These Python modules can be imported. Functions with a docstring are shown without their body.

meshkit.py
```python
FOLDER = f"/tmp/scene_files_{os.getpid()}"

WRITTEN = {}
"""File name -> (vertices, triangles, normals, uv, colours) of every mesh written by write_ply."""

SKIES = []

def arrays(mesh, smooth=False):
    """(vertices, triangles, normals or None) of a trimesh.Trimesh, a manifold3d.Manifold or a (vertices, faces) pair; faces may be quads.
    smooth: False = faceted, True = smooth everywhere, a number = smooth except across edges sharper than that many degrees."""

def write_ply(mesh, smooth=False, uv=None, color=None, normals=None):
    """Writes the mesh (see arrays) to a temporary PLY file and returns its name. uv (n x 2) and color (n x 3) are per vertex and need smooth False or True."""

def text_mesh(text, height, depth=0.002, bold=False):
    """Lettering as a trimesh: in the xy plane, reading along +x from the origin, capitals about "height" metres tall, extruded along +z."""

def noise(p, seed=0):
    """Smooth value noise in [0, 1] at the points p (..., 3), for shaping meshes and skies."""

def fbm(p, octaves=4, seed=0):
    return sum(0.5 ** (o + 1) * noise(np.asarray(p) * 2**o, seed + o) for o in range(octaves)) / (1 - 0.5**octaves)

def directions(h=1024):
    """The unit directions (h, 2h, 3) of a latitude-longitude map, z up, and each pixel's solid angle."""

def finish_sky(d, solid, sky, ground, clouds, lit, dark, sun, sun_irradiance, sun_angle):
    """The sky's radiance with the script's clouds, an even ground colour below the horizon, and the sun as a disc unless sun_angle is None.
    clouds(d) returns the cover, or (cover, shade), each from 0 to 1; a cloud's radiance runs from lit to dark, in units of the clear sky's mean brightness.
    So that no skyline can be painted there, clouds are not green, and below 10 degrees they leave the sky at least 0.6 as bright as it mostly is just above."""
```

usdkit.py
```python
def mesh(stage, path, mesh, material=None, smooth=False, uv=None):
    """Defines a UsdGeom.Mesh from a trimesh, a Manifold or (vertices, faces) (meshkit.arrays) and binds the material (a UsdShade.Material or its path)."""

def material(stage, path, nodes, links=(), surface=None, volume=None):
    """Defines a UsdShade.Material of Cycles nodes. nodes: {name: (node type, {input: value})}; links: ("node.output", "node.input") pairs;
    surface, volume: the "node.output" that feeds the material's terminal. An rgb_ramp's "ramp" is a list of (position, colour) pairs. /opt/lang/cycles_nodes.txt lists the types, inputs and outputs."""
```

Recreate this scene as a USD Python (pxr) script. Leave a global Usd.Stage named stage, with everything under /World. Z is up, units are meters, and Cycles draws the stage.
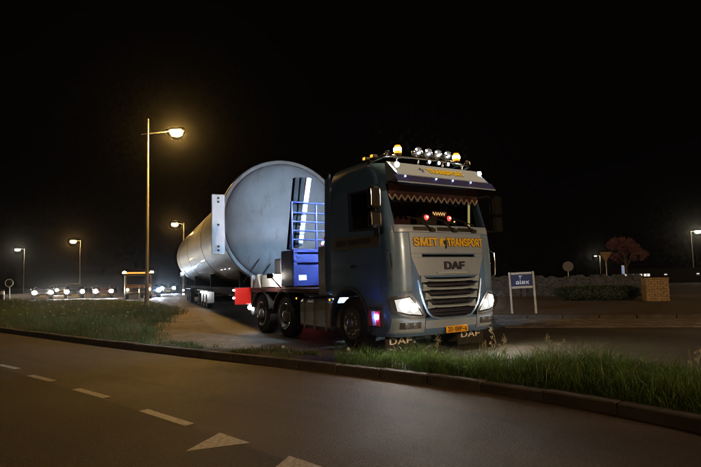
import math, random
import numpy as np, trimesh, manifold3d as m3, shapely
import shapely.affinity
from shapely.geometry import Polygon, LineString, Point
from pxr import Usd, UsdGeom, UsdLux, UsdShade, Gf, Sdf, Vt
import usdkit, meshkit

stage = Usd.Stage.CreateInMemory()
UsdGeom.SetStageUpAxis(stage, 'Z'); UsdGeom.SetStageMetersPerUnit(stage, 1.0)
UsdGeom.Xform.Define(stage, '/World'); UsdGeom.Scope.Define(stage, '/World/Looks')
PI = math.pi
rng = np.random.default_rng(7); random.seed(7)

# ------------------------------------------------------------------ camera
EXPOSURE = 0.0
cam = UsdGeom.Camera.Define(stage, '/World/camera')
pitch, roll, FPX = math.radians(4.74), math.radians(-1.413), 533.0
F_ = np.array([0, math.cos(pitch), math.sin(pitch)]); R_ = np.array([1.0, 0, 0]); U_ = np.cross(R_, F_)
Rr = math.cos(roll)*R_ + math.sin(roll)*U_; Ur = -math.sin(roll)*R_ + math.cos(roll)*U_
M = np.eye(4); M[0, :3] = Rr; M[1, :3] = Ur; M[2, :3] = -F_; M[3, :3] = (0, 0, 1.43)
cam.AddTransformOp().Set(Gf.Matrix4d(*M.ravel().tolist()))
cam.CreateHorizontalApertureAttr(36.0); cam.CreateVerticalApertureAttr(36.0*682/1024)
cam.CreateFocalLengthAttr(36.0*FPX/701); cam.CreateClippingRangeAttr(Gf.Vec2f(0.05, 3000))
cam.CreateExposureAttr(EXPOSURE)

# ------------------------------------------------------------------ night sky
SKY = 0.0005
usdkit.material(stage, '/World/Looks/night_sky', {
    'sky': ('sky_texture', {'sky_type': 'single_scattering', 'sun_disc': False, 'sun_elevation': -0.06, 'sun_rotation': 2.6}),
    'warm': ('mix', {'mix_type': 'mix', 'fac': 0.93, 'color2': (2.6, 1.9, 1.45)}),
    'bg': ('background_shader', {'strength': SKY})}, [('sky.color', 'warm.color1'), ('warm.color', 'bg.color')], surface='bg.background')
dome = UsdLux.DomeLight.Define(stage, '/World/sky')
UsdShade.MaterialBindingAPI.Apply(dome.GetPrim()).Bind(UsdShade.Material.Get(stage, '/World/Looks/night_sky'))
dome.GetPrim().SetCustomDataByKey('kind', 'structure')

HAZE = 0.00016
# strengths of the lamps (radiance of their glowing lenses)
L_MAIN, L_BEHIND, L_FILL, L_RIGHT, L_FARLAMP = 1500.0, 20500.0, 900.0, 380.0, 420.0
L_HEAD, L_CARHEAD, L_WORK, L_AMBER = 420.0, 380.0, 3000.0, 2.0

# ------------------------------------------------------------------ materials
def mat(name, color, rough=0.5, metal=0.0, spec=0.5, var=0.0, scale=6.0, bump=0.0, bscale=60.0, coat=0.0, color2=None, stretch=None, detail=5):
    n = {'p': ('principled_bsdf', {'base_color': color, 'roughness': rough, 'metallic': metal, 'specular_ior_level': spec, 'coat_weight': coat})}
    l = []
    if var or color2:
        c2 = color2 or tuple(max(0, c*(1-var)) for c in color)
        c1 = color if color2 else tuple(min(1, c*(1+var)) for c in color)
        n['tc'] = ('texture_coordinate', {}); n['mp'] = ('mapping', {'scale': stretch or (1, 1, 1)})
        n['n'] = ('noise_texture', {'scale': scale, 'detail': detail, 'roughness': 0.65})
        n['r'] = ('rgb_ramp', {'ramp': [(0.3, c2), (0.7, c1)]})
        l += [('tc.object', 'mp.vector'), ('mp.vector', 'n.vector'), ('n.fac', 'r.fac'), ('r.color', 'p.base_color')]
    if bump:
        n['bt'] = ('texture_coordinate', {}); n['bn'] = ('noise_texture', {'scale': bscale, 'detail': 4})
        n['b'] = ('bump', {'strength': bump, 'distance': 0.02})
        l += [('bt.object', 'bn.vector'), ('bn.fac', 'b.height'), ('b.normal', 'p.normal')]
    return usdkit.material(stage, '/World/Looks/' + name, n, l, surface='p.BSDF')

def emit(name, color, strength):
    return usdkit.material(stage, '/World/Looks/' + name, {'e': ('emission', {'color': color, 'strength': strength})}, [], surface='e.emission')

def pane(name, tint=(1, 1, 1), rough=0.02, base=0.06):
    return usdkit.material(stage, '/World/Looks/' + name, {
        't': ('transparent_bsdf', {'color': tint}), 'g': ('glossy_bsdf', {'color': (0.9, 0.9, 0.9), 'roughness': rough}),
        'w': ('layer_weight', {'blend': 0.5}), 'q': ('math', {'math_type': 'power', 'value2': 4.0}), 'k': ('math', {'math_type': 'multiply_add', 'value2': 0.7, 'value3': 0.045}), 'm': ('mix_closure', {})},
        [('w.facing', 'q.value1'), ('q.value', 'k.value1'), ('k.value', 'm.fac'), ('t.BSDF', 'm.closure1'), ('g.BSDF', 'm.closure2')], surface='m.closure')

def asphalt(name, c_lo, c_hi, rough=0.62, worn=0.3):
    return usdkit.material(stage, '/World/Looks/' + name, {
        'tc': ('geometry', {}), 'big': ('noise_texture', {'scale': 0.22, 'detail': 5, 'roughness': 0.6}),
        'fine': ('noise_texture', {'scale': 42.0, 'detail': 4, 'roughness': 0.75}), 'agg': ('voronoi_texture', {'scale': 95.0}),
        'ra': ('rgb_ramp', {'ramp': [(0.3, c_lo), (0.7, c_hi)]}),
        'rf': ('rgb_ramp', {'ramp': [(0.32, (0.38,)*3), (0.52, (1.0,)*3), (0.70, (1.9,)*3)]}),
        'mx': ('mix', {'mix_type': 'multiply', 'fac': 1.0}),
        'rr': ('map_range', {'from_min': 0.3, 'from_max': 0.7, 'to_min': rough-0.1, 'to_max': rough+0.12}),
        'b': ('bump', {'strength': 0.6, 'distance': 0.007}), 'p': ('principled_bsdf', {'specular_ior_level': 0.32}),
        'rot': ('mapping', {'rotation': (0, 0, 0.70)}), 'mp': ('mapping', {'scale': (0.10, 1.15, 1.0)}), 'trk': ('noise_texture', {'scale': 1.0, 'detail': 5, 'roughness': 0.6, 'distortion': 0.3}),
        'rt': ('rgb_ramp', {'ramp': [(0.32, (0.58,)*3), (0.5, (1.0,)*3), (0.68, (1.25,)*3)]}), 'my': ('mix', {'mix_type': 'multiply', 'fac': 1.0})},
        [('tc.position', 'big.vector'), ('tc.position', 'fine.vector'), ('tc.position', 'agg.vector'), ('big.fac', 'ra.fac'), ('fine.fac', 'rf.fac'),
         ('ra.color', 'mx.color1'), ('rf.color', 'mx.color2'), ('mx.color', 'my.color1'), ('tc.position', 'rot.vector'), ('rot.vector', 'mp.vector'), ('mp.vector', 'trk.vector'), ('trk.fac', 'rt.fac'), ('rt.color', 'my.color2'), ('my.color', 'p.base_color'), ('big.fac', 'rr.value'), ('rr.result', 'p.roughness'),
         ('agg.distance', 'b.height'), ('b.normal', 'p.normal')], surface='p.BSDF')

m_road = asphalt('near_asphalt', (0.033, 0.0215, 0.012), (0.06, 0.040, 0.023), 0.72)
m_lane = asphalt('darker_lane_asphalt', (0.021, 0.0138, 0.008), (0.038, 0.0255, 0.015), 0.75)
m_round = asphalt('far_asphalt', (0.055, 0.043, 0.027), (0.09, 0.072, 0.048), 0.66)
m_apron = usdkit.material(stage, '/World/Looks/apron_setts', {
    'g': ('geometry', {}), 'mp': ('mapping', {'rotation': (0, 0, 0.68)}),
    'br': ('brick_texture', {'scale': 1.0, 'brick_width': 0.21, 'row_height': 0.105, 'mortar_size': 0.008, 'mortar_smooth': 0.3, 'bias': -0.1, 'color1': (0.10, 0.07, 0.043), 'color2': (0.165, 0.12, 0.073), 'mortar': (0.05, 0.037, 0.025)}),
    'n': ('noise_texture', {'scale': 0.9, 'detail': 7, 'roughness': 0.7}), 'r': ('rgb_ramp', {'ramp': [(0.3, (0.45, 0.43, 0.4)), (0.55, (1, 1, 1)), (0.8, (1.35, 1.3, 1.2))]}),
    'mx': ('mix', {'mix_type': 'multiply', 'fac': 1.0}), 'b': ('bump', {'strength': 0.7, 'distance': 0.01, 'invert': True}), 'p': ('principled_bsdf', {'roughness': 0.85})},
    [('g.position', 'mp.vector'), ('mp.vector', 'br.vector'), ('g.position', 'n.vector'), ('n.fac', 'r.fac'), ('br.color', 'mx.color1'), ('r.color', 'mx.color2'),
     ('mx.color', 'p.base_color'), ('br.fac', 'b.height'), ('b.normal', 'p.normal')], surface='p.BSDF')
m_pave = mat('brown_paving', (0.055, 0.036, 0.022), 0.85, var=0.35, scale=2.0, bump=0.3, bscale=20)
m_ground = mat('dark_field', (0.03, 0.032, 0.02), 0.95, var=0.4, scale=0.8)
m_soil = mat('verge_soil', (0.05, 0.038, 0.024), 0.95, var=0.45, scale=5.0, bump=0.6, bscale=30)
m_kerb = mat('kerb_concrete', (0.06, 0.052, 0.042), 0.85, var=0.4, scale=3.0, bump=0.4, bscale=50)
m_paver = [mat('paver_%s' % n, c, 0.85, var=0.2, scale=9, bump=0.3) for n, c in (('pale', (0.16, 0.14, 0.115)), ('mid', (0.13, 0.112, 0.09)), ('dark', (0.105, 0.09, 0.072)))]
m_mark = mat('road_paint', (0.50, 0.47, 0.42), 0.65, color2=(0.16, 0.14, 0.115), scale=30, bump=0.3, bscale=90)
m_grassR = usdkit.material(stage, '/World/Looks/verge_grass', {
    'gi': ('geometry', {}), 'r': ('rgb_ramp', {'ramp': [(0, (0.08, 0.14, 0.03)), (0.42, (0.19, 0.30, 0.075)), (0.68, (0.34, 0.43, 0.15)), (0.80, (0.46, 0.44, 0.22)), (1, (0.55, 0.49, 0.30))]}),
    'd': ('principled_bsdf', {'roughness': 0.62, 'specular_ior_level': 0.22}), 't': ('translucent_bsdf', {}), 'm': ('mix_closure', {'fac': 0.3})},
    [('gi.random_per_island', 'r.fac'), ('r.color', 'd.base_color'), ('r.color', 't.color'), ('d.BSDF', 'm.closure1'), ('t.BSDF', 'm.closure2')], surface='m.closure')
m_grassL = usdkit.material(stage, '/World/Looks/island_grass', {
    'gi': ('geometry', {}), 'r': ('rgb_ramp', {'ramp': [(0, (0.08, 0.115, 0.035)), (0.5, (0.18, 0.23, 0.08)), (0.82, (0.24, 0.22, 0.10)), (1, (0.36, 0.31, 0.18))]}),
    'd': ('principled_bsdf', {'roughness': 0.6, 'specular_ior_level': 0.3}), 't': ('translucent_bsdf', {}), 'm': ('mix_closure', {'fac': 0.25})},
    [('gi.random_per_island', 'r.fac'), ('r.color', 'd.base_color'), ('r.color', 't.color'), ('d.BSDF', 'm.closure1'), ('t.BSDF', 'm.closure2')], surface='m.closure')
m_stalk = mat('weed_stalk', (0.34, 0.33, 0.17), 0.7, var=0.3, scale=30)
m_dryhead = mat('dry_seed_head', (0.34, 0.31, 0.2), 0.9)
m_fluff = mat('seed_fluff', (0.7, 0.68, 0.6), 0.9)
m_flower = mat('pale_flower', (0.4, 0.4, 0.3), 0.9)
m_leafred = usdkit.material(stage, '/World/Looks/red_foliage', {
    'gi': ('geometry', {}), 'r': ('rgb_ramp', {'ramp': [(0, (0.26, 0.13, 0.15)), (1, (0.55, 0.36, 0.40))]}),
    'd': ('principled_bsdf', {'roughness': 0.6}), 't': ('translucent_bsdf', {}), 'm': ('mix_closure', {'fac': 0.3})},
    [('gi.random_per_island', 'r.fac'), ('r.color', 'd.base_color'), ('r.color', 't.color'), ('d.BSDF', 'm.closure1'), ('t.BSDF', 'm.closure2')], surface='m.closure')
m_leafdark = mat('dark_foliage', (0.03, 0.045, 0.018), 0.7, var=0.4, scale=4)
m_bark = mat('bark', (0.09, 0.07, 0.05), 0.9, var=0.4, scale=12, bump=0.5)
m_stone = mat('gabion_stone', (0.06, 0.066, 0.074), 0.85, var=0.5, scale=4, bump=0.4)
m_ochre = mat('ochre_brick', (0.27, 0.18, 0.07), 0.85, var=0.25, scale=8, bump=0.4, bscale=40)
m_orchre2 = mat('sign_back_yellow_lit', (0.2, 0.13, 0.05), 0.8)  # sign back with the yellow lamplight put into its colour
m_signback = mat('sign_back', (0.12, 0.12, 0.12), 0.6)
m_mortar = mat('mortar', (0.24, 0.16, 0.07), 0.9, var=0.2, scale=10)
m_wood = mat('pale_wood_post', (0.42, 0.36, 0.26), 0.6, var=0.15, scale=5, stretch=(8, 8, 1))
m_navy = mat('navy_panel', (0.014, 0.016, 0.055), 0.45)
m_white = mat('white_paint', (0.75, 0.75, 0.74), 0.4, var=0.05, scale=4)
m_galv = mat('galvanised_steel', (0.36, 0.37, 0.38), 0.5, metal=0.6, var=0.15, scale=4)
m_galvY = mat('pole_paint', (0.3, 0.28, 0.24), 0.45, var=0.1, scale=3)
# truck
m_corner = mat('cab_paint_cool_lit', (0.19, 0.32, 0.56), 0.3, metal=0.25, coat=0.8, var=0.05, scale=3)  # cab paint with the cool light on the corners put into its blue
m_cab = mat('cab_paint_shaded', (0.10, 0.21, 0.46), 0.3, metal=0.0, coat=0.8, var=0.05, scale=3)  # same cab paint, the shade on its sides put into the colour
m_cabf = mat('silver_blue_paint', (0.34, 0.45, 0.66), 0.32, metal=0.25, coat=0.7, var=0.06, scale=2.5)
m_silver = mat('silver_trim', (0.50, 0.66, 0.86), 0.3, metal=0.35, coat=0.3, var=0.05, scale=5)
m_grey = mat('dark_grey_plastic', (0.05, 0.052, 0.055), 0.5, var=0.15, scale=8)
m_black = mat('black_plastic', (0.012, 0.012, 0.013), 0.45)
m_matte = mat('matte_black_steel', (0.013, 0.012, 0.012), 0.95, spec=0.08, var=0.3, scale=3)
m_navyg = mat('grille_navy', (0.016, 0.018, 0.04), 0.4)
m_chrome = mat('chrome', (0.75, 0.76, 0.78), 0.12, metal=1.0)
m_alu = mat('brushed_aluminium', (0.42, 0.42, 0.43), 0.38, metal=0.75, var=0.12, scale=3, stretch=(1, 1, 12))
m_rubber = mat('tyre_rubber', (0.017, 0.017, 0.018), 0.8, var=0.3, scale=8)
m_rim = mat('wheel_rim', (0.2, 0.2, 0.205), 0.4, metal=0.6, var=0.15, scale=6)
m_chassis = mat('chassis_red_brown', (0.06, 0.018, 0.015), 0.6, var=0.3, scale=4)
m_blue = mat('bright_blue_steel', (0.008, 0.011, 0.09), 0.5, var=0.12, scale=4, coat=0.3)
m_yel = mat('yellow_lettering', (0.78, 0.52, 0.03), 0.4)
m_brown = mat('letter_outline', (0.10, 0.06, 0.03), 0.5)
m_plate = mat('number_plate_yellow', (0.8, 0.42, 0.02), 0.4)
m_ink = mat('black_ink', (0.012, 0.012, 0.012), 0.5)
m_redbd = mat('red_marker_board', (0.7, 0.03, 0.02), 0.4)
m_flap = mat('violet_blue_flap', (0.07, 0.08, 0.26), 0.25, coat=0.5)
m_curtain = mat('dark_red_curtain', (0.06, 0.02, 0.02), 0.9)
m_fringe = mat('curtain_fringe', (0.5, 0.42, 0.36), 0.9)
m_interior = mat('cab_interior', (0.05, 0.035, 0.03), 0.8)
m_glass = pane('windscreen_glass', (0.85, 0.87, 0.87))
m_side = pane('side_window_glass', (0.25, 0.27, 0.28))
m_band = mat('bronze_band', (0.16, 0.145, 0.11), 0.4, metal=0.3, var=0.15, scale=4)
m_lens = mat('lens_glass', (0.6, 0.62, 0.66), 0.08, metal=0.9)
m_tank = usdkit.material(stage, '/World/Looks/grey_tank_steel', {
    'tc': ('texture_coordinate', {}), 'mp': ('mapping', {'scale': (1.0, 1.0, 0.28)}),
    'big': ('noise_texture', {'scale': 0.75, 'detail': 9, 'roughness': 0.68, 'distortion': 0.6}), 'st': ('noise_texture', {'scale': 3.2, 'detail': 6, 'roughness': 0.7}),
    'ra': ('rgb_ramp', {'ramp': [(0.28, (0.125, 0.127, 0.127)), (0.5, (0.165, 0.168, 0.168)), (0.75, (0.195, 0.20, 0.20))]}),
    'rb': ('rgb_ramp', {'ramp': [(0.34, (0.78, 0.74, 0.68)), (0.46, (1, 1, 1)), (1, (1, 1, 1))]}), 'mx': ('mix', {'mix_type': 'multiply', 'fac': 1.0}),
    'b': ('bump', {'strength': 0.10, 'distance': 0.05}), 'p': ('principled_bsdf', {'roughness': 0.5, 'specular_ior_level': 0.35})},
    [('tc.object', 'big.vector'), ('tc.object', 'mp.vector'), ('mp.vector', 'st.vector'), ('big.fac', 'ra.fac'), ('st.fac', 'rb.fac'), ('ra.color', 'mx.color1'), ('rb.color', 'mx.color2'),
     ('mx.color', 'p.base_color'), ('big.fac', 'b.height'), ('b.normal', 'p.normal')], surface='p.BSDF')
m_shell = mat('glossy_shell_paint', (0.12, 0.125, 0.137), 0.5, var=0.25, scale=0.6, bump=0.2, bscale=0.7, coat=0.08, detail=7)
m_flange = mat('flange_steel', (0.115, 0.111, 0.105), 0.5, var=0.15, scale=2, metal=0.1)
m_carp = [mat('car_paint_%s' % n, c, 0.3, coat=0.8) for n, c in (('grey', (0.1, 0.1, 0.11)), ('black', (0.015, 0.015, 0.018)), ('blue', (0.03, 0.05, 0.1)), ('red', (0.05, 0.015, 0.015)))]
m_carglass = pane('car_glass', (0.1, 0.1, 0.11))
m_darkglass = mat('dark_tinted_glass', (0.008, 0.009, 0.011), 0.06, coat=0.6)
m_escort = mat('escort_paint', (0.42, 0.33, 0.2), 0.35, coat=0.6)
m_orange = mat('orange_panel', (0.7, 0.2, 0.02), 0.5)
m_building = mat('dark_building', (0.010, 0.0095, 0.009), 0.9, var=0.2, scale=0.4)
# things that give off light
WARM = (1.0, 0.64, 0.24)
e_main = emit('sodium_lens', (1.0, 0.56, 0.13), L_MAIN)
e_behind = emit('street_lens', (1.0, 0.6, 0.29), L_BEHIND)
e_fill = emit('added_fill_lens', (1.0, 0.60, 0.27), L_FILL)
e_right = emit('right_street_lens', (1.0, 0.60, 0.2), L_RIGHT)
e_farwarm = emit('far_lens_warm', (1.0, 0.56, 0.16), L_FARLAMP)
e_farwhite = emit('far_lens_white', (1.0, 0.86, 0.62), L_FARLAMP)
e_head = emit('headlight_glow', (1.0, 0.94, 0.82), L_HEAD)
e_lens = emit('headlight_lens_light', (1.0, 0.96, 0.88), 0.75)
e_car = emit('car_headlight_glow', (1.0, 0.95, 0.86), L_CARHEAD)
e_carblue = emit('car_headlight_blue', (0.6, 0.78, 1.0), L_CARHEAD*2.2)
e_work = emit('work_light_glow', (0.42, 0.68, 1.0), L_WORK)
e_deck = emit('deck_light_glow', (1.0, 0.9, 0.8), 420.0)
e_amber = emit('amber_glow', (1.0, 0.36, 0.03), L_AMBER)
e_ambercore = emit('amber_core', (1.0, 0.66, 0.2), 55.0)
e_white = emit('white_led', (0.85, 0.93, 1.0), 9.0)
e_yelltext = emit('glowing_letters', (1.0, 0.50, 0.015), 0.62)
e_bluewhite = emit('blue_white_led', (0.5, 0.62, 1.0), 12.0)
e_blue = emit('blue_led', (0.14, 0.2, 1.0), 260.0)
e_glint = emit('lens_ring_glint', (0.75, 0.85, 1.0), 0.22)
e_red = emit('red_lamp', (1.0, 0.06, 0.04), 9.0)
e_reddash = emit('red_dash_lamp', (1.0, 0.07, 0.05), 3.0)
e_bright = emit('bright_led', (0.9, 0.95, 1.0), 60.0)
e_redcore = emit('red_lamp_core', (1.0, 0.5, 0.4), 30.0)
e_visor = emit('glowing_visor_panel', (1.0, 0.82, 0.56), 0.30)
e_window = emit('lit_window', (1.0, 0.95, 0.85), 0.9)
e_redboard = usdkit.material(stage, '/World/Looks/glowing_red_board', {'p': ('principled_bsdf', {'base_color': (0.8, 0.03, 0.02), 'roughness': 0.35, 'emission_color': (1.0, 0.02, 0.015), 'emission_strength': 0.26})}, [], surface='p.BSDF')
e_stripe = emit('stripe_glow', (1.0, 0.8, 0.3), 0.5)
e_dash = emit('dashboard_glow', (1.0, 0.55, 0.2), 1.5)

# ------------------------------------------------------------------ helpers
used = {}
def uniq(path):
    n = used.get(path, 0); used[path] = n + 1
    return path if n == 0 else '%s_%03d' % (path, n)
def pathof(parent): return str(parent.GetPath()) if parent is not None else '/World'
def tag(p, label=None, cat=None, group=None, kind=None):
    p = p.GetPrim() if hasattr(p, 'GetPrim') else p
    for k, v in (('label', label), ('category', cat), ('group', group), ('kind', kind)):
        if v: p.SetCustomDataByKey(k, v)
    return p
def thing(name, label, cat, loc=(0, 0, 0), rot=0.0, group=None, tilt=0.0):
    x = UsdGeom.Xform.Define(stage, uniq('/World/' + name))
    x.AddTranslateOp().Set(Gf.Vec3d(*map(float, loc))); x.AddRotateZOp().Set(float(rot))
    if tilt: x.AddRotateYOp().Set(float(tilt))
    return tag(x, label, cat, group)
def obj(name, mesh, m, parent=None, smooth=30, **k):
    p = usdkit.mesh(stage, uniq(pathof(parent) + '/' + name), mesh, m, smooth)
    return tag(p, **k) if k else p.GetPrim()
def struct(name, mesh, m, parent=None, smooth=False):
    p = obj(name, mesh, m, parent, smooth)
    if parent is None: p.SetCustomDataByKey('kind', 'structure')
    return p
def dup(src, loc, rot, label, group=None):
    x = UsdGeom.Xform.Define(stage, uniq('/World/' + src.GetName().rstrip('0123456789').rstrip('_')))
    x.GetPrim().GetReferences().AddInternalReference(src.GetPath())
    x.GetPrim().SetInstanceable(True)
    a = x.GetPrim().GetAttribute('xformOp:translate'); a.Set(Gf.Vec3d(*map(float, loc)))
    x.GetPrim().GetAttribute('xformOp:rotateZ').Set(float(rot))
    return tag(x, label, None, group)

def cat(*ms):
    out = []
    for q in ms:
        if q is None: continue
        if isinstance(q, (list, tuple)): out += list(q)
        else: out.append(q)
    out = [tm(q) for q in out]
    return trimesh.util.concatenate(out)
def tm(q):
    if isinstance(q, m3.Manifold):
        v, f, _ = meshkit.arrays(q); return trimesh.Trimesh(v, f, process=False)
    return q
def bx(x0, x1, y0, y1, z0, z1, b=0.0):
    if x0 > x1: x0, x1 = x1, x0
    if y0 > y1: y0, y1 = y1, y0
    if z0 > z1: z0, z1 = z1, z0
    if b <= 0:
        m = trimesh.creation.box([x1-x0, y1-y0, z1-z0]); m.apply_translation([(x0+x1)/2, (y0+y1)/2, (z0+z1)/2]); return m
    b = min(b, (x1-x0)*.45, (y1-y0)*.45, (z1-z0)*.45); P = []
    for sx in (0, 1):
        for sy in (0, 1):
            for sz in (0, 1):
                c = np.array([(x0, x1)[sx], (y0, y1)[sy], (z0, z1)[sz]]); i = np.array([1-2*sx, 1-2*sy, 1-2*sz])*b
                P += [c+i*(0, 1, 1), c+i*(1, 0, 1), c+i*(1, 1, 0)]
    return trimesh.convex.convex_hull(np.array(P))
def cyl(p0, p1, r0, r1=None, n=14):
    p0, p1 = np.array(p0, float), np.array(p1, float); r1 = r0 if r1 is None else r1
    d = p1-p0; L = np.linalg.norm(d); d /= L
    a = np.cross(d, [0, 0, 1.0] if abs(d[2]) < .9 else [1.0, 0, 0]); a /= np.linalg.norm(a); b = np.cross(d, a)
    th = np.arange(n)*2*PI/n; ring = np.cos(th)[:, None]*a+np.sin(th)[:, None]*b
    v = np.vstack([p0+ring*r0, p1+ring*r1, p0, p1]); f = []
    for i in range(n):
        j = (i+1) % n
        f += [(i, j, n+j), (i, n+j, n+i), (j, i, 2*n), (n+i, n+j, 2*n+1)]
    return trimesh.Trimesh(v, f, process=False)
def tube(pts, r, n=8):
    pts = np.array(pts, float); N = len(pts); rs = np.broadcast_to(np.asarray(r, float), N)
    t = np.gradient(pts, axis=0); t /= np.linalg.norm(t, axis=1)[:, None]
    a = np.cross(t[0], [0, 0, 1.0] if abs(t[0][2]) < .9 else [1.0, 0, 0]); V = []
    th = np.arange(n)*2*PI/n
    for i in range(N):
        a = a-t[i]*(a@t[i]); a /= np.linalg.norm(a); b = np.cross(t[i], a)
        V.append(pts[i]+rs[i]*(np.cos(th)[:, None]*a+np.sin(th)[:, None]*b))
    V = np.vstack(V+[pts[:1], pts[-1:]]); f = []
    for i in range(N-1):
        for k in range(n):
            q = (k+1) % n; A = i*n; B = A+n
            f += [(A+k, A+q, B+q), (A+k, B+q, B+k)]
    for k in range(n):
        q = (k+1) % n; f += [(q, k, N*n), ((N-1)*n+k, (N-1)*n+q, N*n+1)]
    return trimesh.Trimesh(V, f, process=False)
def lathe(prof, n=40, axis='y', c=(0, 0, 0)):
    """prof: (along, radius) points, closed at ends if the radius is 0"""
    prof = np.array(prof, float); th = np.arange(n)*2*PI/n; V = []; N = len(prof)
    for h, r in prof:
        ca, sa = np.cos(th)*r, np.sin(th)*r
        V.append(np.stack({'y': (ca, np.full(n, h), -sa), 'x': (np.full(n, h), ca, sa), 'z': (ca, sa, np.full(n, h))}[axis], 1))
    V = np.vstack(V)+np.array(c); f = []
    for i in range(N-1):
        for k in range(n):
            q = (k+1) % n; A = i*n; B = A+n
            f += [(A+k, A+q, B+q), (A+k, B+q, B+k)]
    m = trimesh.Trimesh(V, f, process=False); m.merge_vertices(); m.update_faces(m.nondegenerate_faces())
    return m
def prism(poly, axis, a, b):
    """poly extruded: axis 'y': poly is (x,z); 'x': (y,z); 'z': (x,y)"""
    g = poly if isinstance(poly, Polygon) else Polygon(poly)
    m = trimesh.creation.extrude_polygon(g, abs(b-a), engine='earcut'); v = m.vertices.copy(); lo = min(a, b)
    v = {'z': np.stack([v[:, 0], v[:, 1], v[:, 2]+lo], 1), 'y': np.stack([v[:, 0], v[:, 2]+lo, v[:, 1]], 1), 'x': np.stack([v[:, 2]+lo, v[:, 0], v[:, 1]], 1)}[axis]
    f = m.faces if axis != 'y' else m.faces[:, ::-1]
    return trimesh.Trimesh(v, f, process=False)
def sheet(poly, z):
    g = poly if isinstance(poly, Polygon) else Polygon(poly)
    v, f = trimesh.creation.triangulate_polygon(g, engine='earcut')
    m = trimesh.Trimesh(np.column_stack([v, np.full(len(v), z)]), f, process=False)
    if m.face_normals[:, 2].mean() < 0: m.invert()
    return m
def man(t):
    t = t.copy(); t.merge_vertices()
    return m3.Manifold(m3.Mesh(np.asarray(t.vertices, np.float32), np.asarray(t.faces, np.uint32)))
def xf(m, loc=(0, 0, 0), rz=0.0, rx=0.0, ry=0.0):
    m = tm(m).copy()
    T = trimesh.transformations.euler_matrix(rx, ry, rz); T[:3, 3] = loc
    m.apply_transform(T); return m
def spline(P, step):
    P = np.array(P, float); L = LineString(P); n = int(L.length/step)
    pts = np.array([L.interpolate(i*step).coords[0] for i in range(n+1)])
    k = np.array([1, 2, 3, 2, 1.])/9; q = pts.copy()
    for c in (0, 1): q[2:-2, c] = np.convolve(pts[:, c], k, 'valid')
    return q

def letters(text, height, depth, stroke=0):
    """lettering like meshkit.text_mesh, centred on x, with a chosen stroke so that outlines sit round the same letters"""
    from PIL import Image, ImageDraw, ImageFont
    import glob
    font = ImageFont.truetype(glob.glob('/opt/blender-*/*/datafiles/fonts/Inter.woff2')[0], 96)
    x0, y0, x1, y1 = font.getbbox(text, anchor='ls', stroke_width=stroke)
    im = Image.new('L', (x1-x0+8, y1-y0+8)); ImageDraw.Draw(im).text((4-x0, 4-y0), text, 255, font, anchor='ls', stroke_width=stroke)
    on = np.pad(np.asarray(im) > 127, ((0, 0), (1, 1))).astype(np.int8)
    rows, st = np.nonzero(np.diff(on, axis=1) == 1); en = np.nonzero(np.diff(on, axis=1) == -1)[1]
    g = shapely.union_all(shapely.box(st, -rows-1, en, -rows)).buffer(.6).buffer(-.6).simplify(.7)
    k = height/70.0; g = shapely.affinity.affine_transform(g, [k, 0, 0, k, -(x1-x0+8)/2*k, (4-y0)*k])
    return trimesh.util.concatenate([trimesh.creation.extrude_polygon(q, depth, engine='earcut') for q in getattr(g, 'geoms', [g])])

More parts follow.
